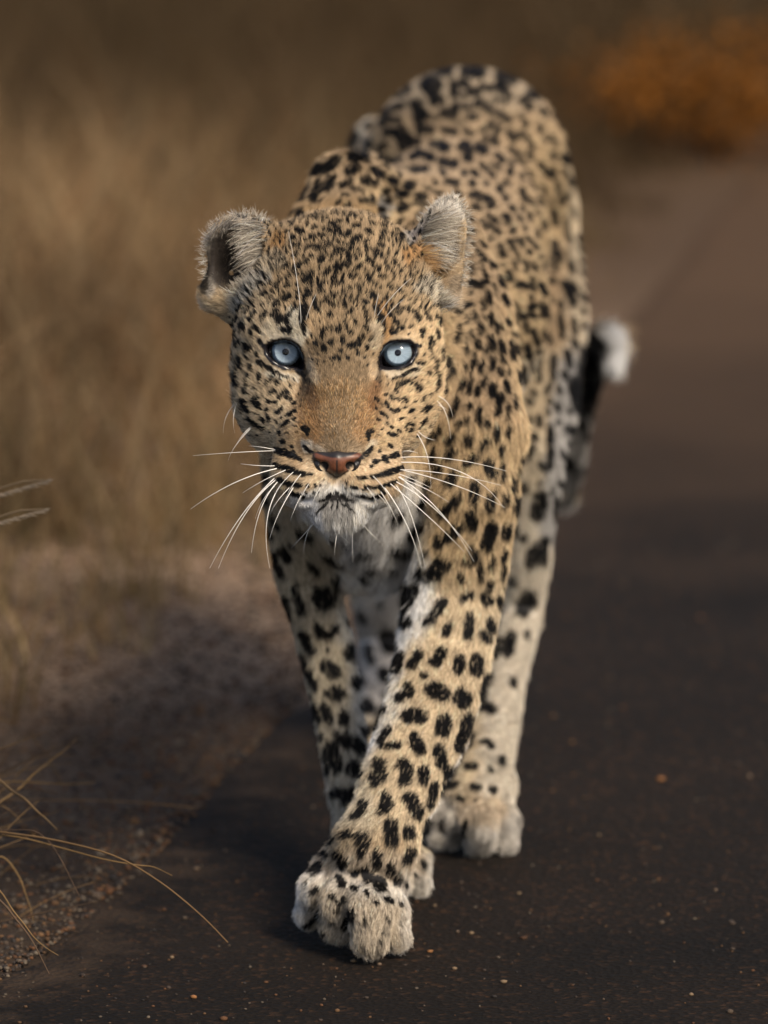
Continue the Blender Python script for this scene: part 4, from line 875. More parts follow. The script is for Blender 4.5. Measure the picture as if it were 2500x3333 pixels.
for side, (ex, ey, pr, ir) in {'l': (932, 1142, 11, 49), 'r': (1295, 1145, 10.5, 49)}.items():
    C0 = H(*EYE[side]); gz = CAM-C0; gz /= np.linalg.norm(gz)
    tgt = P(ex, ey, HD-EYE[side][2]-ER); g2 = tgt-C0; g2 /= np.linalg.norm(g2)
    Rs = ER-0.0003
    V, F = lathe_disc(C0, g2, Rs, 1, 4, lambda t: 0)
    # eyeball with a flat window for the iris
    th0 = math.asin(ir/PXM/Rs*0.98)
    seg, rings = 40, 22; u = np.cross([0, 0, 1.0], g2); u /= np.linalg.norm(u); v = np.cross(g2, u); VV_ = []
    for i in range(rings+1):
        th = th0+(math.pi-th0-0.02)*i/rings
        for k_ in range(seg):
            a = 2*math.pi*k_/seg
            VV_.append(C0+Rs*(math.cos(th)*g2+math.sin(th)*(math.cos(a)*u+math.sin(a)*v)))
    FF_ = [(i*seg+k_, (i+1)*seg+k_, (i+1)*seg+(k_+1) % seg, i*seg+(k_+1) % seg) for i in range(rings) for k_ in range(seg)]
    eye = mesh_obj('eye', np.array(VV_)-LOFF, FF_, dark_mat, leopard)
    ri = math.sin(th0)*Rs; zi = math.cos(th0)*Rs
    V, F = lathe_disc(C0, g2, ri*1.01, 16, 72, lambda t: zi-0.0012-0.0006*(1-t*t))
    iris = mesh_obj('iris', V-LOFF, F, iris_mat, eye)
    tq = np.repeat(np.arange(17)/16, 72); aq = np.tile(np.arange(72)/72*2*math.pi, 17)
    fib = np.array([math.sin(a*23+3*math.sin(a*5))+math.sin(a*41+1.7) for a in aq[:72]]); fib = np.tile(fib, 17)*1.6
    col = np.array([(.235, .315, .39)])*(1+0.07*fib*np.minimum(tq*3, 1))[:, None]
    inner = smooth01(1-tq/0.30)[:, None]; col = col*(1-inner*.7)+np.array((.20, .18, .12))*inner*.7
    rim = smooth01((tq-0.86)/0.12)[:, None]; col = col*(1-rim)+np.array((.10, .08, .06))*rim
    upr = smooth01((np.sin(aq)*tq-0.35)/0.5)[:, None]; col = col*(1-.45*upr)+np.array((.17, .145, .09))*.45*upr
    set_col(iris, np.clip(col, 0, 1))
    V, F = lathe_disc(C0, g2, pr/PXM, 3, 32, lambda t: zi-0.0015+0.0002)
    mesh_obj('pupil', V-LOFF, F, pupil_mat, eye)
    rc = 0.0148
    V, F = lathe_disc(C0, g2, ri*1.02, 12, 48, lambda t: zi-0.0003+(math.sqrt(rc**2-(t*ri)**2)-math.sqrt(rc**2-ri**2)))
    mesh_obj('cornea', V-LOFF, F, corn, eye)

# ================================================================ nose leather
c0 = H(1097, 1508, 0.082)
NF = Field(axis((c0[0]-0.032, c0[0]+0.032, 0.0008)), axis((c0[1]-0.026, c0[1]+0.020, 0.0008)), axis((c0[2]-0.020, c0[2]+0.018, 0.0008)))
NF.cone(H(1038, 1489, 0.0865), H(1097, 1496, 0.091), 0.0050, 0.0070, 0.003)
NF.cone(H(1159, 1490, 0.0865), H(1097, 1496, 0.091), 0.0050, 0.0070, 0.003)
NF.cone(H(1022, 1482, 0.082), H(1050, 1491, 0.087), 0.0022, 0.0045, 0.003)
NF.cone(H(1174, 1484, 0.082), H(1146, 1492, 0.087), 0.0022, 0.0045, 0.003)
NF.ell(H(1097, 1512, 0.086), (0.0125, 0.0085, 0.0105), HAX, 0.004)
NF.cone(H(1097, 1520, 0.088), H(1096, 1546, 0.085), 0.0065, 0.0028, 0.004)
for sx in (-1, 1):
    NF.ell(H(1097+sx*50, 1510, 0.083), (0.0075, 0.0085, 0.0085), HAX, 0.003)
    NF.cone(H(1097+sx*40, 1520, 0.102), H(1097+sx*43, 1515, 0.084), 0.0040, 0.0040, 0.002, True)
    NF.cone(H(1097+sx*46, 1513, 0.098), H(1097+sx*68, 1502, 0.090), 0.0034, 0.0016, 0.002, True)
NF.cone(H(1097, 1500, 0.1005), H(1096, 1548, 0.0965), 0.0012, 0.0014, 0.0015, True)
NV, NF_ = NF.mesh(); NV = relax(NV, NF_, 1, 0.5)
nx, ny, nd = to_px(NV)
nose = mesh_obj('nose', NV-LOFF, NF_, attr_mat('nose_leather', 0.42, 0.45), leopard)
c = np.tile(np.array((.125, .046, .024)), (len(NV), 1))
c *= (1+0.25*vnoise(NV, 900, 3))[:, None]
k = smooth01((1493-ny-0.0035*(nx-1097)**2)/6)[:, None]; c = c*(1-k)+np.array((.020, .017, .017))*k
k = smooth01((np.abs(nx-1097)-29-np.maximum(0, 1522-ny)*1.15)/8)[:, None]; c = c*(1-k)+np.array((.014, .012, .013))*k
k = smooth01((ny-1536)/8)[:, None]; c = c*(1-k)+np.array((.014, .012, .012))*k
k = smooth01((4.5-np.abs(nx-1097))/3)[:, None]*(ny > 1497)[:, None]; c = c*(1-k)+np.array((.02, .014, .013))*k
set_col(nose, np.clip(c, .004, 1))

# ================================================================ whiskers and other long hairs
whisk_mat = plain('whisker', (.80, .77, .72), 0.35)
def surf_depth(px, py):
    d = P(px, py, 1.0)-CAM; d /= np.linalg.norm(d)
    h = bvh.ray_cast(cv, Vector(d))
    if h[0] is None: return None
    return to_px(np.array([h[0]]))[2][0]
def tube(pts, rad, sides=4):
    V = []; F = []; n_ = len(pts)
    for i in range(n_):
        tdir = pts[min(i+1, n_-1)]-pts[max(i-1, 0)]; tdir /= np.linalg.norm(tdir)
        u_ = np.cross(tdir, [0.3, 0.9, 0.2]); u_ /= np.linalg.norm(u_); v_ = np.cross(tdir, u_)
        for s_ in range(sides):
            a = 2*math.pi*s_/sides; V.append(pts[i]+rad[i]*(math.cos(a)*u_+math.sin(a)*v_))
    for i in range(n_-1):
        for s_ in range(sides):
            F.append((i*sides+s_, i*sides+(s_+1) % sides, (i+1)*sides+(s_+1) % sides, (i+1)*sides+s_))
    return V, F
WH = """470,1365,400,1350,335,1345,.4;470,1370,280,1375,45,1395,.35;465,1448,380,1450,290,1437,.4;475,1462,250,1510,32,1670,.5;520,1470,400,1520,300,1587,.4
465,1510,280,1680,130,1975,.5;470,1520,300,1650,175,1975,.5;480,1530,370,1640,345,1895,.5;500,1540,380,1700,440,1975,.5;470,1550,400,1600,365,1720,.35;560,1560,470,1700,440,1820,.45
600,1600,560,1680,545,1730,.3;540,1560,460,1640,440,1700,.35;660,1750,600,1820,550,1870,.35;650,1755,615,1830,612,1895,.35;790,1770,775,1840,772,1910,.35;865,1775,862,1880,868,1945,.35
790,1780,820,1830,860,1850,.3;920,1750,960,1800,1010,1840,.35;1120,1375,1160,1365,1200,1382,.5;1110,1405,1350,1385,1659,1475,.5;1115,1430,1480,1420,1640,1660,.5;1110,1468,1330,1470,1630,1548,.45
1120,1470,1400,1530,1650,1662,.5;1110,1510,1250,1560,1360,1635,.4;1090,1530,1300,1640,1480,1885,.5;1100,1505,1330,1640,1490,1940,.5;1060,1540,1300,1740,1440,1890,.45;1090,1550,1170,1650,1240,1975,.5
1030,1560,1170,1750,1220,1975,.5;1010,1580,1080,1690,1100,1755,.35;1105,1490,1190,1520,1265,1560,.4;1105,1500,1200,1590,1245,1655,.4;1000,1600,1050,1640,1070,1720,.3;270,1120,200,1180,200,1280,.3
270,1125,240,1200,260,1280,.3;345,1245,290,1290,270,1335,.3;348,1250,250,1340,225,1420,.3;1296,1085,1370,1110,1380,1195,.4;1292,1110,1360,1150,1370,1310,.4;1290,1130,1340,1145,1355,1165,.35
1203,1270,1240,1310,1290,1315,.4;1195,1280,1270,1380,1268,1565,.4;600,715,600,560,535,240,.35;625,700,640,640,680,560,.3;990,680,1070,560,1170,480,.35;1010,720,1060,640,1130,590,.3;975,690,985,620,1000,560,.3
640,1540,600,1600,580,1660,.3;700,1560,660,1620,650,1670,.3;940,1560,985,1610,1000,1670,.3;970,1500,1040,1560,1060,1640,.35;560,1480,500,1530,470,1590,.35;600,1490,540,1560,510,1640,.35"""
for ln in WH.replace('\n', ';').split(';'):
    v = [float(q) for q in ln.split(',')]
    xs = [600+v[0]/1.58, 600+v[2]/1.58, 600+v[4]/1.58]; ys = [600+v[1]/1.58, 600+v[3]/1.58, 600+v[5]/1.58]
    d0 = surf_depth(xs[0], ys[0])
    if d0 is None or d0 > HD+0.12:
        d0 = surf_depth(xs[0]+(8 if xs[0] < 1098 else -8), ys[0]) or HD
        d0 = min(d0, HD+0.05)
    d0 -= 0.0005; brow = ys[0] < 1100
    ln_px = math.hypot(xs[2]-xs[0], ys[2]-ys[0])
    out_ = 0.015 if brow else 0.010
    pts = []
    for i in range(13):
        s_ = i/12; a, b, c_ = (1-s_)**2, 2*s_*(1-s_), s_*s_
        dd = d0 - out_*math.sin(s_*math.pi*0.6) - 0.02*min(1, ln_px/300)*s_*(1-s_)*2 + 0.012*s_
        pts.append(P(a*xs[0]+b*xs[1]+c_*xs[2], a*ys[0]+b*ys[1]+c_*ys[2], dd))
    pts = [p-LOFF for p in pts]
    r0 = v[6]*0.001
    V, F = tube(pts, [r0*(1-0.75*i/12) for i in range(13)])
    mesh_obj('whisker', V, F, whisk_mat, leopard)

# long pale hairs that cross the ear openings
def ear_hairs(name, n_, root, dirn, ln, cols, curl, wroot, seed):
    g = np.random.default_rng(seed); Pp = []; Cc = []
    for i in range(n_):
        s_ = g.random(); x, y = root(s_, g)
        d0 = HD-wroot-0.006*g.normal()*0.5
        q = P(x, y, d0); dx, dy, dz = dirn(s_, g); L_ = ln(s_, g)
        dv = dx*RGT+dy*UPV-dz*FWD; dv = dv/np.linalg.norm(dv)
        cvv = curl(s_, g); side_ = cvv*UPV
        row = [q+L_*(t_*dv+t_*t_*(side_-0.35*FWD*-0.3)) for t_ in (0, .22, .45, .7, 1.0)]
        Pp.append(row); Cc.append(np.array(cols(s_, g))*math.exp(g.normal()*0.38))
    Pp = np.array(Pp); rad = np.tile(np.array([.00019, .00018, .00016, .00011, .00004]), (n_, 1))
    o = curves_obj(name, Pp, rad, np.clip(np.array(Cc), 0, .8), fur_mat, leopard, LOFF); o['kind'] = 'stuff'; return o
def lerp2(a, b, s_): return a[0]+(b[0]-a[0])*s_, a[1]+(b[1]-a[1])*s_
pale = (.56, .50, .41); grey = (.30, .26, .21)
def mixc(g): return pale if g.random() < .7 else grey
# left ear: from its inner edge, sweeping out over the dark hollow
ear_hairs('ear_hair', 420, lambda s_, g: (lerp2((850, 735), (888, 850), s_)[0]+g.normal()*12, lerp2((850, 735), (888, 850), s_)[1]+g.normal()*12),
          lambda s_, g: (-1, -0.15+0.35*(1-s_)+g.normal()*0.22, 0.35+g.normal()*0.15), lambda s_, g: 0.022+0.010*g.random(), lambda s_, g: mixc(g), lambda s_, g: -0.25+g.normal()*0.15, -0.034, 41)
ear_hairs('ear_hair', 220, lambda s_, g: (lerp2((690, 725), (850, 725), s_)[0]+g.normal()*9, lerp2((700, 745), (850, 725), s_)[1]-30*math.sin(s_*3.14)+g.normal()*8),
          lambda s_, g: (-0.5+g.normal()*0.25, -0.8+g.normal()*0.25, 0.35), lambda s_, g: 0.007+0.007*g.random(), lambda s_, g: (.20, .18, .16) if g.random() < .7 else (.4, .36, .3), lambda s_, g: 0.0, -0.037, 42)
ear_hairs('ear_hair', 420, lambda s_, g: (lerp2((770, 960), (880, 890), s_)[0]+g.normal()*8, lerp2((770, 960), (880, 890), s_)[1]+g.normal()*8),
          lambda s_, g: (-0.55+g.normal()*0.25, 0.55+g.normal()*0.25, 0.6), lambda s_, g: 0.010+0.007*g.random(), lambda s_, g: pale, lambda s_, g: 0.0, -0.040, 43)
def rimhair(path, seed, n_, wroot, lo=0.006, hi=0.012):
    pp = np.array(path, float); cx_, cy_ = pp.mean(0)
    def root(s_, g):
        f = s_*(len(pp)-1); i = min(int(f), len(pp)-2); q = pp[i]+(pp[i+1]-pp[i])*(f-i); return q[0]+g.normal()*4, q[1]+g.normal()*4
    def dirn(s_, g):
        f = s_*(len(pp)-1); i = min(int(f), len(pp)-2); tx, ty = pp[i+1]-pp[i]; l_ = math.hypot(tx, ty)
        return (ty/l_+g.normal()*0.35, tx/l_+g.normal()*0.35, 0.1+g.normal()*0.2)
    ear_hairs('ear_hair', n_, root, dirn, lambda s_, g: lo+(hi-lo)*g.random()**2, lambda s_, g: (.58, .52, .43), lambda s_, g: g.normal()*0.1, wroot, seed)
rimhair([(672, 900), (668, 830), (675, 780), (710, 732), (772, 702), (835, 706), (875, 745), (905, 790)], 44, 420, -0.050, 0.003, 0.011)
# right ear: brushed outwards across the cup
ear_hairs('ear_hair', 950, lambda s_, g: (lerp2((1342, 832), (1385, 720), s_)[0]+abs(g.normal())*22, lerp2((1335, 850), (1385, 720), s_)[1]+g.normal()*10),
          lambda s_, g: (1.0, 0.05+0.55*s_+g.normal()*0.15, 0.30+g.normal()*0.12), lambda s_, g: 0.024+0.012*g.random(), lambda s_, g: mixc(g), lambda s_, g: -0.18+g.normal()*0.12, -0.042, 45)
ear_hairs('ear_hair', 700, lambda s_, g: (1340+g.normal()*14, 850+g.normal()*14),
          lambda s_, g: (1.0, 0.35+g.normal()*0.3, 0.25+g.normal()*0.12), lambda s_, g: 0.018+0.012*g.random(), lambda s_, g: (.40, .25, .12), lambda s_, g: -0.1, -0.038, 46)
ear_hairs('ear_hair', 500, lambda s_, g: (lerp2((1360, 920), (1450, 1000), s_)[0]+g.normal()*10, lerp2((1360, 920), (1450, 1000), s_)[1]+g.normal()*8),
          lambda s_, g: (0.75+g.normal()*0.25, 0.35+g.normal()*0.25, 0.5), lambda s_, g: 0.010+0.008*g.random(), lambda s_, g: pale, lambda s_, g: 0.0, -0.042, 47)
rimhair([(1370, 735), (1410, 680), (1455, 648), (1492, 655), (1515, 700), (1522, 770), (1512, 860), (1502, 930)], 48, 450, -0.055, 0.003, 0.010)
# ================================================================ ground, road, verge
def edge_x(y):
    """world x of the asphalt's ragged left edge at distance y"""
    pts = [(4.0, -0.62), (5.3, -0.42), (5.75, -0.30), (6.15, -0.225), (6.35, -0.20), (6.6, -0.155), (6.9, -0.10), (7.4, 0.0), (8.5, 0.16), (10.2, 0.42), (14, 1.0), (30, 3.4)]
    return np.interp(y, [p[0] for p in pts], [p[1] for p in pts])
def grid_mesh(xs, ys, zf):
    X, Y = np.meshgrid(xs, ys, indexing='ij'); Z = zf(X, Y)
    V = np.stack([X.ravel(), Y.ravel(), Z.ravel()], 1); nx_, ny_ = len(xs), len(ys)
    i = np.arange(nx_-1)[:, None]*ny_+np.arange(ny_-1)[None, :]
    F = np.stack([i, i+ny_, i+ny_+1, i+1], -1).reshape(-1, 4); return V, F
def vn2(X, Y, s, seed):
    p = np.stack([X.ravel(), Y.ravel(), np.zeros(X.size)], 1); return vnoise(p, s, seed).reshape(X.shape)
def gz(X, Y):
    e = edge_x(Y)-X                    # > 0 on the verge
    v = np.clip(e/0.5, 0, 1)
    near = np.clip((20-Y)/6, 0, 1)
    return (0.035*smooth01(v)+0.004*vn2(X, Y, 14, 1)*v+0.003*vn2(X, Y, 45, 2)*np.clip(e/0.06, 0, 1))*near - 0.006*(e < -0.02)
dirt, t = new_mat('sandy_soil')
o_ = N(t, 'ShaderNodeOutputMaterial'); b_ = N(t, 'ShaderNodeBsdfPrincipled'); b_.inputs['Roughness'].default_value = 0.95; b_.inputs['Specular IOR Level'].default_value = 0.15
gx = N(t, 'ShaderNodeNewGeometry'); n1 = N(t, 'ShaderNodeTexNoise'); n1.inputs['Scale'].default_value = 3.0; n1.inputs['Detail'].default_value = 8; n2 = N(t, 'ShaderNodeTexNoise'); n2.inputs['Scale'].default_value = 140; n2.inputs['Detail'].default_value = 6
for q in (n1, n2): t.links.new(gx.outputs['Position'], q.inputs['Vector'])
r1_ = N(t, 'ShaderNodeValToRGB'); r1_.color_ramp.elements[0].position = 0.3; r1_.color_ramp.elements[0].color = (.11, .078, .053, 1); r1_.color_ramp.elements[1].position = .7; r1_.color_ramp.elements[1].color = (.26, .19, .135, 1)
r2_ = N(t, 'ShaderNodeValToRGB'); r2_.color_ramp.elements[0].position = 0.3; r2_.color_ramp.elements[0].color = (.45, .42, .4, 1); r2_.color_ramp.elements[1].position = .7; r2_.color_ramp.elements[1].color = (1.5, 1.4, 1.3, 1)
mm = N(t, 'ShaderNodeMix', data_type='RGBA', blend_type='MULTIPLY'); mm.inputs['Factor'].default_value = 1
t.links.new(n1.outputs['Fac'], r1_.inputs[0]); t.links.new(n2.outputs['Fac'], r2_.inputs[0]); t.links.new(r1_.outputs[0], mm.inputs['A']); t.links.new(r2_.outputs[0], mm.inputs['B']); sy = N(t, 'ShaderNodeSeparateXYZ'); t.links.new(gx.outputs['Position'], sy.inputs[0])
ml = N(t, 'ShaderNodeMapRange'); ml.inputs['From Min'].default_value = 8.0; ml.inputs['From Max'].default_value = 10.8; t.links.new(sy.outputs['Y'], ml.inputs['Value'])
mlx = N(t, 'ShaderNodeMix', data_type='RGBA'); mlx.inputs['B'].default_value = (.066, .040, .022, 1); t.links.new(ml.outputs[0], mlx.inputs['Factor']); t.links.new(mm.outputs['Result'], mlx.inputs['A'])  # soil darkens further off: shade of trees beyond, painted into the colour
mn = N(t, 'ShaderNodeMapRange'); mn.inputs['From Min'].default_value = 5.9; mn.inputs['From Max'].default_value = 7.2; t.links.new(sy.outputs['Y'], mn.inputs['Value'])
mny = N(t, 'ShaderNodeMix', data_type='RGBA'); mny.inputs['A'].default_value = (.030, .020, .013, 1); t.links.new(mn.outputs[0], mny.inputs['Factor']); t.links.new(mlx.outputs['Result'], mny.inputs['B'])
t.links.new(mny.outputs['Result'], b_.inputs['Base Color'])
bp = N(t, 'ShaderNodeBump'); bp.inputs['Distance'].default_value = 0.004; bp.inputs['Strength'].default_value = 0.8; t.links.new(n2.outputs['Fac'], bp.inputs['Height']); t.links.new(bp.outputs[0], b_.inputs['Normal'])
t.links.new(b_.outputs[0], o_.inputs[0])
xs = axis((-300, -30, 30), (-30, -4, 2), (-4, -1.5, 0.1), (-1.5, 1.5, 0.02), (1.5, 4, 0.1), (4, 30, 2), (30, 300, 30))
ys = axis((-20, 3, 1.5), (3, 9, 0.02), (9, 16, 0.05), (16, 40, 1), (40, 500, 20))
V, F = grid_mesh(xs, ys, gz)
ground = mesh_obj('ground', V, F[:, ::-1] if False else F, dirt); tag(ground, kind='structure')

asph, t = new_mat('asphalt')
o_ = N(t, 'ShaderNodeOutputMaterial'); b_ = N(t, 'ShaderNodeBsdfPrincipled')
gx = N(t, 'ShaderNodeNewGeometry'); n1 = N(t, 'ShaderNodeTexNoise'); n1.inputs['Scale'].default_value = 2.2; n1.inputs['Detail'].default_value = 6
vo = N(t, 'ShaderNodeTexVoronoi'); vo.inputs['Scale'].default_value = 170; n2 = N(t, 'ShaderNodeTexNoise'); n2.inputs['Scale'].default_value = 60; n2.inputs['Detail'].default_value = 8
for q in (n1, n2, vo): t.links.new(gx.outputs['Position'], q.inputs['Vector'])
r1_ = N(t, 'ShaderNodeValToRGB'); e_ = r1_.color_ramp.elements; e_[0].position = .32; e_[0].color = (.0050, .0036, .0025, 1); e_[1].position = .72; e_[1].color = (.0125, .0083, .0055, 1)
sp = N(t, 'ShaderNodeSeparateColor'); t.links.new(vo.outputs['Color'], sp.inputs[0])
rs = N(t, 'ShaderNodeValToRGB'); e_ = rs.color_ramp.elements; e_[0].position = .80; e_[0].color = (1, 1, 1, 1); e_[1].position = 1.0; e_[1].color = (3.4, 2.6, 2.0, 1)
t.links.new(sp.outputs[0], rs.inputs[0])
mm = N(t, 'ShaderNodeMix', data_type='RGBA', blend_type='MULTIPLY'); mm.inputs['Factor'].default_value = 1; mm.clamp_result = False
t.links.new(n1.outputs['Fac'], r1_.inputs[0]); t.links.new(r1_.outputs[0], mm.inputs['A']); t.links.new(rs.outputs[0], mm.inputs['B'])
# sunlit road further on, painted in as a reddish tint that grows with distance
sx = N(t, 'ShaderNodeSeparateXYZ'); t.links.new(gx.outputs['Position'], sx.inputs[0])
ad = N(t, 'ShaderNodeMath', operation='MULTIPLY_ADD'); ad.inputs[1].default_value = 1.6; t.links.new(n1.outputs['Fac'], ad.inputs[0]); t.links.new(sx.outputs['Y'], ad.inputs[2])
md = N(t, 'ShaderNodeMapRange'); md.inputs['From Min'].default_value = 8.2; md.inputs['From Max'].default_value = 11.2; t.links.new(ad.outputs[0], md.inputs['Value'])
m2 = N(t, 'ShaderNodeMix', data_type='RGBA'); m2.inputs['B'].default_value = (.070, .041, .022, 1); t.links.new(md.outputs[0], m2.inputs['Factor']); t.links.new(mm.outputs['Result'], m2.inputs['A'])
ra_ = N(t, 'ShaderNodeAttribute', attribute_name='rim'); nb = N(t, 'ShaderNodeTexNoise'); nb.inputs['Scale'].default_value = 16; nb.inputs['Detail'].default_value = 8; t.links.new(gx.outputs['Position'], nb.inputs['Vector'])
s1 = N(t, 'ShaderNodeMath', operation='MULTIPLY_ADD'); s1.inputs[1].default_value = 0.34; t.links.new(nb.outputs['Fac'], s1.inputs[0]); t.links.new(ra_.outputs['Fac'], s1.inputs[2])
s2 = N(t, 'ShaderNodeMapRange'); s2.inputs['From Min'].default_value = 0.15; s2.inputs['From Max'].default_value = 0.27; s2.inputs['To Min'].default_value = .85; s2.inputs['To Max'].default_value = 0; t.links.new(s1.outputs[0], s2.inputs['Value'])
m3 = N(t, 'ShaderNodeMix', data_type='RGBA'); m3.inputs['B'].default_value = (.045, .029, .018, 1); t.links.new(s2.outputs[0], m3.inputs['Factor']); t.links.new(mm.outputs['Result'], m3.inputs['A'])
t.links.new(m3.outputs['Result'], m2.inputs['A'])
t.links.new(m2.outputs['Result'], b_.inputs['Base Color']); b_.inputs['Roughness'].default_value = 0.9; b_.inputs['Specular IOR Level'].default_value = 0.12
bp = N(t, 'ShaderNodeBump'); bp.inputs['Distance'].default_value = 0.003; bp.inputs['Strength'].default_value = 0.9; t.links.new(vo.outputs['Distance'], bp.inputs['Height']); t.links.new(bp.outputs[0], b_.inputs['Normal'])
t.links.new(b_.outputs[0], o_.inputs[0])
ysr = axis((-18, 4, 1), (4, 11, 0.012), (11, 16, 0.08), (16, 60, 2)); us = np.concatenate([[0, .05, .1, .14, .18], np.linspace(.22, 1, 25)])
U, Y = np.meshgrid(us, ysr, indexing='ij')
wob = 0.022*vn2(U*0, Y, 9, 3)+0.010*vn2(U*0, Y, 40, 4)+0.03*vn2(U*0, Y, 2.2, 6)
x0 = edge_x(Y)+wob; X = x0+(U**2)*5.5; Z = np.full_like(X, 0.0); Z -= 0.010*(U == 0)
V = np.stack([X.ravel(), Y.ravel(), Z.ravel()], 1); ny_ = len(ysr)
i = np.arange(29)[:, None]*ny_+np.arange(ny_-1)[None, :]
F = np.stack([i, i+ny_, i+ny_+1, i+1], -1).reshape(-1, 4)
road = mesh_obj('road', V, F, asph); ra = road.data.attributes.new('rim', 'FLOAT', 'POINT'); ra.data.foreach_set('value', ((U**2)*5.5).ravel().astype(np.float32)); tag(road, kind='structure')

# ---------------------------------------------------------------- grit and pebbles
def ico():
    p = (1+5**.5)/2
    v = np.array([(-1, p, 0), (1, p, 0), (-1, -p, 0), (1, -p, 0), (0, -1, p), (0, 1, p), (0, -1, -p), (0, 1, -p), (p, 0, -1), (p, 0, 1), (-p, 0, -1), (-p, 0, 1)])/math.hypot(1, p)
    f = np.array([(0, 11, 5), (0, 5, 1), (0, 1, 7), (0, 7, 10), (0, 10, 11), (1, 5, 9), (5, 11, 4), (11, 10, 2), (10, 7, 6), (7, 1, 8), (3, 9, 4), (3, 4, 2), (3, 2, 6), (3, 6, 8), (3, 8, 9), (4, 9, 5), (2, 4, 11), (6, 2, 10), (8, 6, 7), (9, 8, 1)])
    return v, f
IV, IF = ico()
def stones(name, n_, gen, seed, label=None):
    g = np.random.default_rng(seed)
    X, Y, S, C = gen(g, n_)
    Z = gz(X[:, None], Y[:, None])[:, 0]; Z = np.where(X > edge_x(Y), 0.0, Z)
    n_ = len(X)
    sc = S[:, None]*g.uniform(0.6, 1.2, (n_, 3)); sc[:, 2] *= 0.7
    base = IV[None]*(1+0.25*(g.random((n_, 12, 1))-.5))
    a = g.uniform(0, 6.28, n_); ca, sa = np.cos(a)[:, None], np.sin(a)[:, None]
    q = base*sc[:, None, :]
    V = np.stack([q[..., 0]*ca-q[..., 1]*sa+X[:, None], q[..., 0]*sa+q[..., 1]*ca+Y[:, None], q[..., 2]+Z[:, None]+S[:, None]*0.25], -1).reshape(-1, 3)
    F = (IF[None]+12*np.arange(n_)[:, None, None]).reshape(-1, 3)
    o = mesh_obj(name, V, F, stone_mat); set_col(o, np.repeat(C, 12, axis=0)); tag(o, kind='stuff'); return o
stone_mat = attr_mat('stone', 0.8, 0.3)
def pal(g, n_):
    P_ = np.array([(.20, .105, .045), (.13, .09, .06), (.22, .17, .12), (.08, .055, .04), (.17, .075, .03), (.05, .04, .035)])
    return P_[g.integers(0, len(P_), n_)]*g.uniform(.6, 1.15, (n_, 1))
def gen_verge(g, n_):
    Y = g.uniform(4.6, 8.5, n_)**1.0; u = g.random(n_)**1.3; X = edge_x(Y)+0.03-u*0.55
    return X, Y, g.uniform(.0012, .0036, n_)*(1+.9*(g.random(n_) < .04)), pal(g, n_)*.48
def gen_road(g, n_):
    Y = g.uniform(4.6, 9.0, n_); X = edge_x(Y)-0.02+g.random(n_)**1.6*1.3
    return X, Y, g.uniform(.0008, .0022, n_)*(1+0.9*(g.random(n_) < .06)), pal(g, n_)*.4
stones('verge_gravel', 26000, gen_verge, 61)
stones('road_grit', 4500, gen_road, 62)
# single pebbles that stand out on the road
peb = [(1345, 2905, 11, 'small orange brown pebble lying against the half hidden fore paw'), (1415, 2950, 9, 'small brown pebble just below and right of the half hidden fore paw'),
       (1490, 3035, 10, 'orange brown pebble, left one of a close pair right of the leading paw'), (1535, 3040, 12, 'orange brown pebble, right one of a close pair right of the leading paw'),
       (1400, 3100, 12, 'rusty pebble just right of the toes of the leading paw'), (1235, 3142, 12, 'tan pebble directly under the longest toe of the leading paw'),
       (1150, 3132, 13, 'tan pebble in front of the middle toes of the leading paw'), (1640, 3200, 16, 'largest tan pebble on the road near the bottom edge, right of the leading paw'),
       (2150, 2540, 16, 'pale tan pebble on the open road well to the right of the hind paw'), (2440, 2530, 14, 'brown pebble on the road nearest the right edge of the photo'),
       (1950, 2720, 9, 'small brown pebble on the road level with the hind paw and right of it'), (1690, 2910, 9, 'small brown pebble on the road straight below the hind paw'),
       (2330, 2900, 10, 'small brown pebble lying alone on the lower right of the road'), (640, 2830, 12, 'brown pebble on the dark road under the bending stalk, left of the front legs'),
       (560, 3120, 12, 'brown pebble on the road below the tip of the longest grass stalk'), (630, 3250, 16, 'larger brown pebble at the bottom left of the road'),
       (2250, 3240, 12, 'brown pebble near the bottom right corner of the road'), (1480, 3155, 11, 'small rusty pebble near the bottom edge, below the close pair of pebbles')]
for px, py, r, lab in peb:
    q = G(px, py); s_ = r/FPX*ground_depth(py)*0.8
    g = np.random.default_rng(int(px*7+py))
    vv = IV*(1+0.3*(g.random((12, 1))-.5))*np.array([s_*g.uniform(.8, 1.2), s_*g.uniform(.7, 1.1), s_*.6])
    o = mesh_obj('pebble', vv, IF, stone_mat); o.location = (q[0], q[1], s_*.4)
    set_col(o, np.tile(np.array([(.19, .085, .03), (.14, .095, .055), (.11, .075, .05)][g.integers(0, 3)]), (12, 1)))
    tag(o, lab, 'pebble', 'loose pebbles on the dark road')

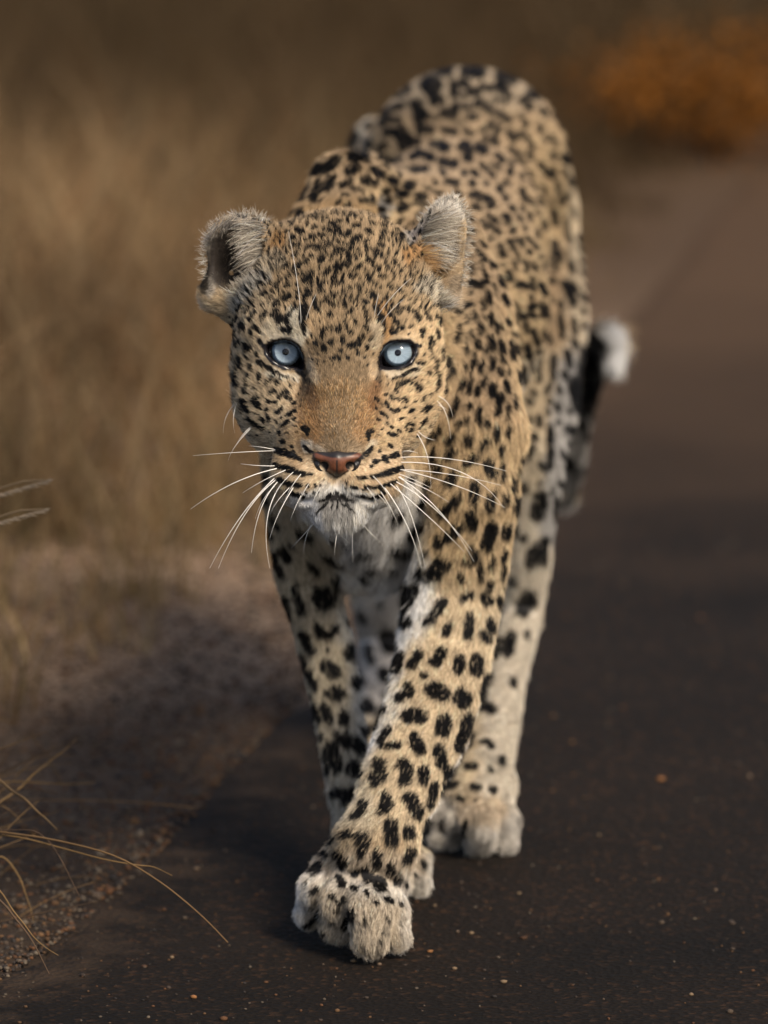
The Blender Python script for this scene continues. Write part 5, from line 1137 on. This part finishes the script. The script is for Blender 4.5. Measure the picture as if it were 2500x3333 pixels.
# ---------------------------------------------------------------- dry grass
grass_mat, t = new_mat('dry_grass')
o_ = N(t, 'ShaderNodeOutputMaterial'); a_ = N(t, 'ShaderNodeAttribute', attribute_name='coat'); b_ = N(t, 'ShaderNodeBsdfPrincipled'); b_.inputs['Roughness'].default_value = .7; b_.inputs['Specular IOR Level'].default_value = .2
tr = N(t, 'ShaderNodeBsdfTranslucent'); mx = N(t, 'ShaderNodeMixShader'); mx.inputs[0].default_value = .3
t.links.new(a_.outputs['Color'], b_.inputs['Base Color']); t.links.new(a_.outputs['Color'], tr.inputs[0]); t.links.new(b_.outputs[0], mx.inputs[1]); t.links.new(tr.outputs[0], mx.inputs[2]); t.links.new(mx.outputs[0], o_.inputs[0])
def blades(name, X, Y, Hh, W, C, lean, seed, seg=4):
    g = np.random.default_rng(seed); n_ = len(X)
    Z = gz(X[:, None], Y[:, None])[:, 0]
    az = g.uniform(0, 6.28, n_); k_ = g.uniform(.25, 1.0, n_)*lean
    dx, dy = np.cos(az)*k_, np.sin(az)*k_
    wa_ = g.uniform(0, 3.14, n_); wx, wy = np.cos(wa_)*W, np.sin(wa_)*W
    V = np.zeros((n_, (seg+1)*2, 3))
    for s_ in range(seg+1):
        f_ = s_/seg; cx_ = X+dx*Hh*f_**1.8; cy_ = Y+dy*Hh*f_**1.8; cz_ = Z-.005+Hh*(f_-0.35*k_*f_**2.4)
        tw = (1-f_*0.9)
        V[:, 2*s_] = np.stack([cx_-wx*tw, cy_-wy*tw, cz_], 1); V[:, 2*s_+1] = np.stack([cx_+wx*tw, cy_+wy*tw, cz_], 1)
    base = np.arange(n_)[:, None, None]*(seg+1)*2
    q = np.array([(2*s_, 2*s_+1, 2*s_+3, 2*s_+2) for s_ in range(seg)])
    F = (q[None]+base).reshape(-1, 4)
    o = mesh_obj(name, V.reshape(-1, 3), F, grass_mat); set_col(o, np.repeat(C, (seg+1)*2, axis=0)); tag(o, kind='stuff'); return o
g = np.random.default_rng(71)
def gpal(g, n_, X, Y):
    P_ = np.array([(.150, .095, .048), (.20, .135, .070), (.14, .075, .032), (.10, .075, .034), (.22, .155, .088), (.14, .078, .036)])
    c = P_[g.integers(0, len(P_), n_)]*g.uniform(.9, 2.1, (n_, 1))
    pt = np.stack([X, Y, X*0], 1); k1 = smooth01((vnoise(pt, 1.3, 15)+.1)/.7)[:, None]*.5
    c = c*(1-k1)+np.array((.075, .058, .024))*k1
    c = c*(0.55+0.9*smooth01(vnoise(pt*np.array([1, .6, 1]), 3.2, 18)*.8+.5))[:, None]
    far = smooth01((Y-9.0)/2.8)[:, None]*.88; c = c*(1-far)+np.array((.050, .030, .012))*far*g.uniform(.6, 1.3, (n_, 1))  # distant blades darkened, tree shade put into their colour
    return c
# tufts on the verge
nt_ = 1700; ty = 5.95+g.random(nt_)**.85*8.8; off = 0.12+g.random(nt_)**.9*1.6; tx = edge_x(ty)-off-0.10*(ty < 7.5)
m_ = (np.abs(tx) < 0.085*ty+0.5); tx, ty = tx[m_], ty[m_]
per = 34; X = np.repeat(tx, per)+g.normal(0, .035, len(tx)*per); Y = np.repeat(ty, per)+g.normal(0, .04, len(tx)*per)
hh = np.repeat(g.uniform(.10, .34, len(tx)), per)*g.uniform(.5, 1.2, len(X))*np.clip((edge_x(Y)-X)/.5, .35, 1.2)
blades('grass', X, Y, hh, g.uniform(.0010, .0022, len(X)), gpal(g, len(X), X, Y), .9, 72)
# the far bank of growth closing the view, tree shade painted into its colour
nf = 30000; Y = g.uniform(12.8, 19, nf); X = g.uniform(-1, 1, nf)*(0.10*Y+.6)
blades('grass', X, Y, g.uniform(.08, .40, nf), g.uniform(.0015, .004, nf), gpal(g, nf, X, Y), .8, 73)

# a tuft with single stalks reaching in from the left, near the lens
grass_tuft = bpy.data.objects.new('dry_grass_tuft', None); COL.objects.link(grass_tuft)
q0 = P(-60, 2760, ground_depth(2760)); grass_tuft.location = (q0[0], q0[1], 0.03)
tag(grass_tuft, 'dry straw coloured grass tuft with long stalks bending over the dark road edge, lower left', 'grass tuft')
TO = np.array(grass_tuft.location)
ST = """-60,2700,5.72,30,2712,5.70,180,2735,5.66,370,2785,5.62,520,2870,5.60,650,2975,5.60,742,3068,5.60,1.2;-60,2715,5.72,60,2725,5.70,200,2760,5.68,330,2795,5.66,440,2815,5.65,500,2822,5.65,560,2850,5.64,0.9
-60,2700,5.75,40,2702,5.72,110,2705,5.70,160,2740,5.68,200,2800,5.66,230,2860,5.66,258,2915,5.66,0.7;-60,2880,5.5,10,2940,5.5,50,2990,5.5,90,3040,5.5,120,3090,5.5,140,3130,5.5,160,3170,5.5,1.0
-60,2850,5.52,0,2900,5.52,40,2960,5.5,80,3010,5.5,110,3050,5.5,150,3085,5.5,190,3110,5.5,0.9;-60,2600,6.1,60,2602,6.1,150,2604,6.1,300,2605,6.12,420,2610,6.12,540,2620,6.12,645,2630,6.12,0.7
-60,2560,6.0,20,2545,6.0,90,2545,6.0,160,2550,6.0,230,2552,6.0,270,2550,6.0,310,2548,6.0,0.9;-60,2500,5.8,0,2540,5.8,40,2575,5.78,80,2600,5.76,120,2640,5.75,150,2665,5.74,185,2700,5.72,1.6
-60,2660,5.8,0,2610,5.85,60,2570,5.9,110,2520,5.9,160,2480,5.95,200,2450,5.95,250,2405,6.0,1.3;-60,2640,5.9,0,2580,5.9,50,2530,5.95,90,2490,5.95,130,2460,6.0,150,2445,6.0,180,2430,6.0,0.8
-60,2720,5.9,20,2690,5.95,60,2675,5.95,100,2665,6.0,130,2655,6.0,160,2650,6.0,190,2640,6.0,0.8;-60,2350,6.3,0,2340,6.3,20,2345,6.3,30,2350,6.3,40,2355,6.3,45,2358,6.3,52,2362,6.3,1.4
100,2380,6.1,120,2420,6.1,150,2450,6.1,170,2490,6.1,190,2530,6.1,200,2550,6.1,205,2560,6.1,0.7;-60,2800,5.8,10,2790,5.8,60,2850,5.8,80,2900,5.8,100,2960,5.8,105,2980,5.8,110,3000,5.8,0.9"""
g = np.random.default_rng(77)
for ln in ST.replace('\n', ';').split(';'):
    v = [float(q) for q in ln.split(',')]; cp = [P(v[i], v[i+1], v[i+2])-TO for i in range(0, 21, 3)]
    pts = []
    for i in range(6):
        a, b, c_, d_ = cp[max(i-1, 0)], cp[i], cp[i+1], cp[min(i+2, 6)]
        for s_ in (0, .25, .5, .75):
            pts.append(0.5*((2*b)+(c_-a)*s_+(2*a-5*b+4*c_-d_)*s_*s_+(3*b-a-3*c_+d_)*s_**3))
    pts.append(cp[-1]); n_ = len(pts)
    V, F = tube(pts, [v[21]*0.0011*(1-.6*i/n_) for i in range(n_)], 5)
    o = mesh_obj('stalk', V, F, grass_mat, grass_tuft); base_c = np.array([(.19, .115, .055), (.14, .09, .045), (.11, .07, .045), (.20, .125, .055)][g.integers(0, 4)])
    set_col(o, np.tile(base_c, (len(V), 1))*(1+.2*vnoise(np.array(V), 60, 3))[:, None])
for i in range(22):
    x1, y1 = g.uniform(40, 330), g.uniform(2380, 3050); x0, y0 = -80, y1+g.uniform(-60, 260); dd_ = g.uniform(5.7, 6.05) if y1 > 2600 else g.uniform(5.9, 6.3)
    mxp, myp = (x0+x1)/2, (y0+y1)/2-g.uniform(0, 90); pts = []
    for s_ in np.linspace(0, 1, 14): pts.append(P((1-s_)**2*x0+2*s_*(1-s_)*mxp+s_*s_*x1, (1-s_)**2*y0+2*s_*(1-s_)*myp+s_*s_*y1, dd_)-TO)
    V, F = tube(pts, [g.uniform(.0005, .0012)*(1-.6*k_/14) for k_ in range(14)], 5)
    o = mesh_obj('stalk', V, F, grass_mat, grass_tuft); set_col(o, np.tile(np.array([(.12, .075, .038), (.07, .045, .028), (.16, .10, .05)][g.integers(0, 3)]), (len(V), 1)))
# two seed heads further back at the frame's left edge
for px, py, d, L_, lab in ((0, 1563, 5.85, 150, 'thin dry grass stem with pale seed head at left edge, the upper one'), (0, 1658, 5.8, 140, 'thin dry grass stem with darker seed head at left edge, just below another')):
    rt = bpy.data.objects.new('grass_stem', None); COL.objects.link(rt); b0 = P(px-900, py, d); rt.location = (b0[0], b0[1], 0.03); tag(rt, lab, 'grass stem'); ro = np.array(rt.location)
    pts = [np.array([0, 0, 0.0])]; tgt0 = P(px-300, py-30, d)-ro; tgt1 = P(px+L_, py, d)-ro
    for i in range(1, 13):
        s_ = i/12; pts.append(2*s_*(1-s_)*(tgt0*1.0)*1.0+s_*s_*tgt1)
    V, F = tube(pts, [.0009]*13, 4); o = mesh_obj('stem', V, F, grass_mat, rt); set_col(o, np.tile((.15, .11, .07), (len(V), 1)))
    hv, hf = [], []
    for i in range(36):
        s_ = i/36; c_ = pts[9]+(pts[12]-pts[9])*s_ if s_ < 1 else pts[12]; a = i*2.4
        dv = np.array([0.010, math.cos(a)*.0022, math.sin(a)*.0022])
        b = len(hv); hv += [c_, c_+dv*.5+np.array([0, .0008, .0008]), c_+dv, c_+dv*.5-np.array([0, .0008, .0008])]; hf.append((b, b+1, b+2, b+3))
    o = mesh_obj('seed_head', hv, hf, grass_mat, rt); set_col(o, np.tile((.17, .135, .10), (len(hv), 1)))

# ---------------------------------------------------------------- low shrubs at the back
def shrub(name, px, py, d, rad_px, hgt, cols, label, cat, seed, nleaf=2600, ls=.010):
    g = np.random.default_rng(seed); c0 = P(px, py, d); x0, y0 = c0[0], c0[1]; R_ = rad_px/FPX*d
    root = bpy.data.objects.new(name, None); COL.objects.link(root); root.location = (x0, y0, 0); tag(root, label, cat)
    V, F = [], []
    for k_ in range(9):
        a = g.uniform(0, 6.28); e = np.array([math.cos(a)*R_*.7*g.random(), math.sin(a)*R_*.7*g.random(), hgt*g.uniform(.5, .95)])
        pts = [np.array([0, 0, -.02]), e*.35+g.normal(0, .01, 3), e*.7+g.normal(0, .015, 3), e]
        v_, f_ = tube(pts, [.008, .006, .004, .002], 5); F += [tuple(i+len(V) for i in q) for q in f_]; V += v_
    o = mesh_obj('branches', V, F, grass_mat, root); set_col(o, np.tile((.06, .04, .025), (len(V), 1)))
    clump = g.normal(0, 1, (90, 3)); clump /= np.linalg.norm(clump, axis=1)[:, None]; clump *= g.uniform(.15, 1, (90, 1))
    cc_ = clump*np.array([R_, R_, hgt*.5])+np.array([0, 0, hgt*.52])
    w_ = g.integers(0, 90, nleaf); p = cc_[w_]+g.normal(0, .26, (nleaf, 3))*np.array([R_, R_, hgt*.5]); p[:, 2] = np.abs(p[:, 2])
    a = g.normal(0, 1, (nleaf, 3)); a /= np.linalg.norm(a, axis=1)[:, None]; b = np.cross(a, g.normal(0, 1, (nleaf, 3))); b /= np.linalg.norm(b, axis=1)[:, None]
    s_ = ls*g.uniform(.6, 1.4, (nleaf, 1)); V = np.stack([p-a*s_, p-b*s_*.4, p+a*s_, p+b*s_*.4], 1).reshape(-1, 3)
    o = mesh_obj('leaves', V, np.arange(4*nleaf).reshape(-1, 4), grass_mat, root)
    C = np.array(cols)[g.integers(0, len(cols), nleaf)]*g.uniform(.6, 1.3, (nleaf, 1)); set_col(o, np.repeat(C, 4, axis=0)); o['kind'] = 'stuff'
shrub('orange_shrub', 2350, 330, 12.4, 470, .27, [(.28, .10, .009), (.22, .08, .008), (.13, .055, .010), (.06, .035, .013)], 'low shrub with glowing orange leaves at the upper right', 'shrub', 81, 3400, .012)
shrub('olive_shrub', 1250, 60, 16.0, 420, .5, [(.05, .05, .018), (.07, .055, .02)], 'low dark olive shrub beyond the animal, top middle', 'shrub', 82)
shrub('brown_shrub', 250, 60, 15.5, 380, .5, [(.13, .07, .03), (.10, .06, .025)], 'low rusty brown shrub in the top left background', 'shrub', 83)
shrub('brown_shrub', 2100, -60, 17.5, 420, .5, [(.08, .045, .015), (.06, .04, .015)], 'dark brown shrub behind the orange one', 'shrub', 84)
shrub('olive_shrub', 780, 260, 14.5, 300, .35, [(.07, .06, .025), (.09, .06, .03)], 'low olive brown shrub between the rump and the left background', 'shrub', 85)
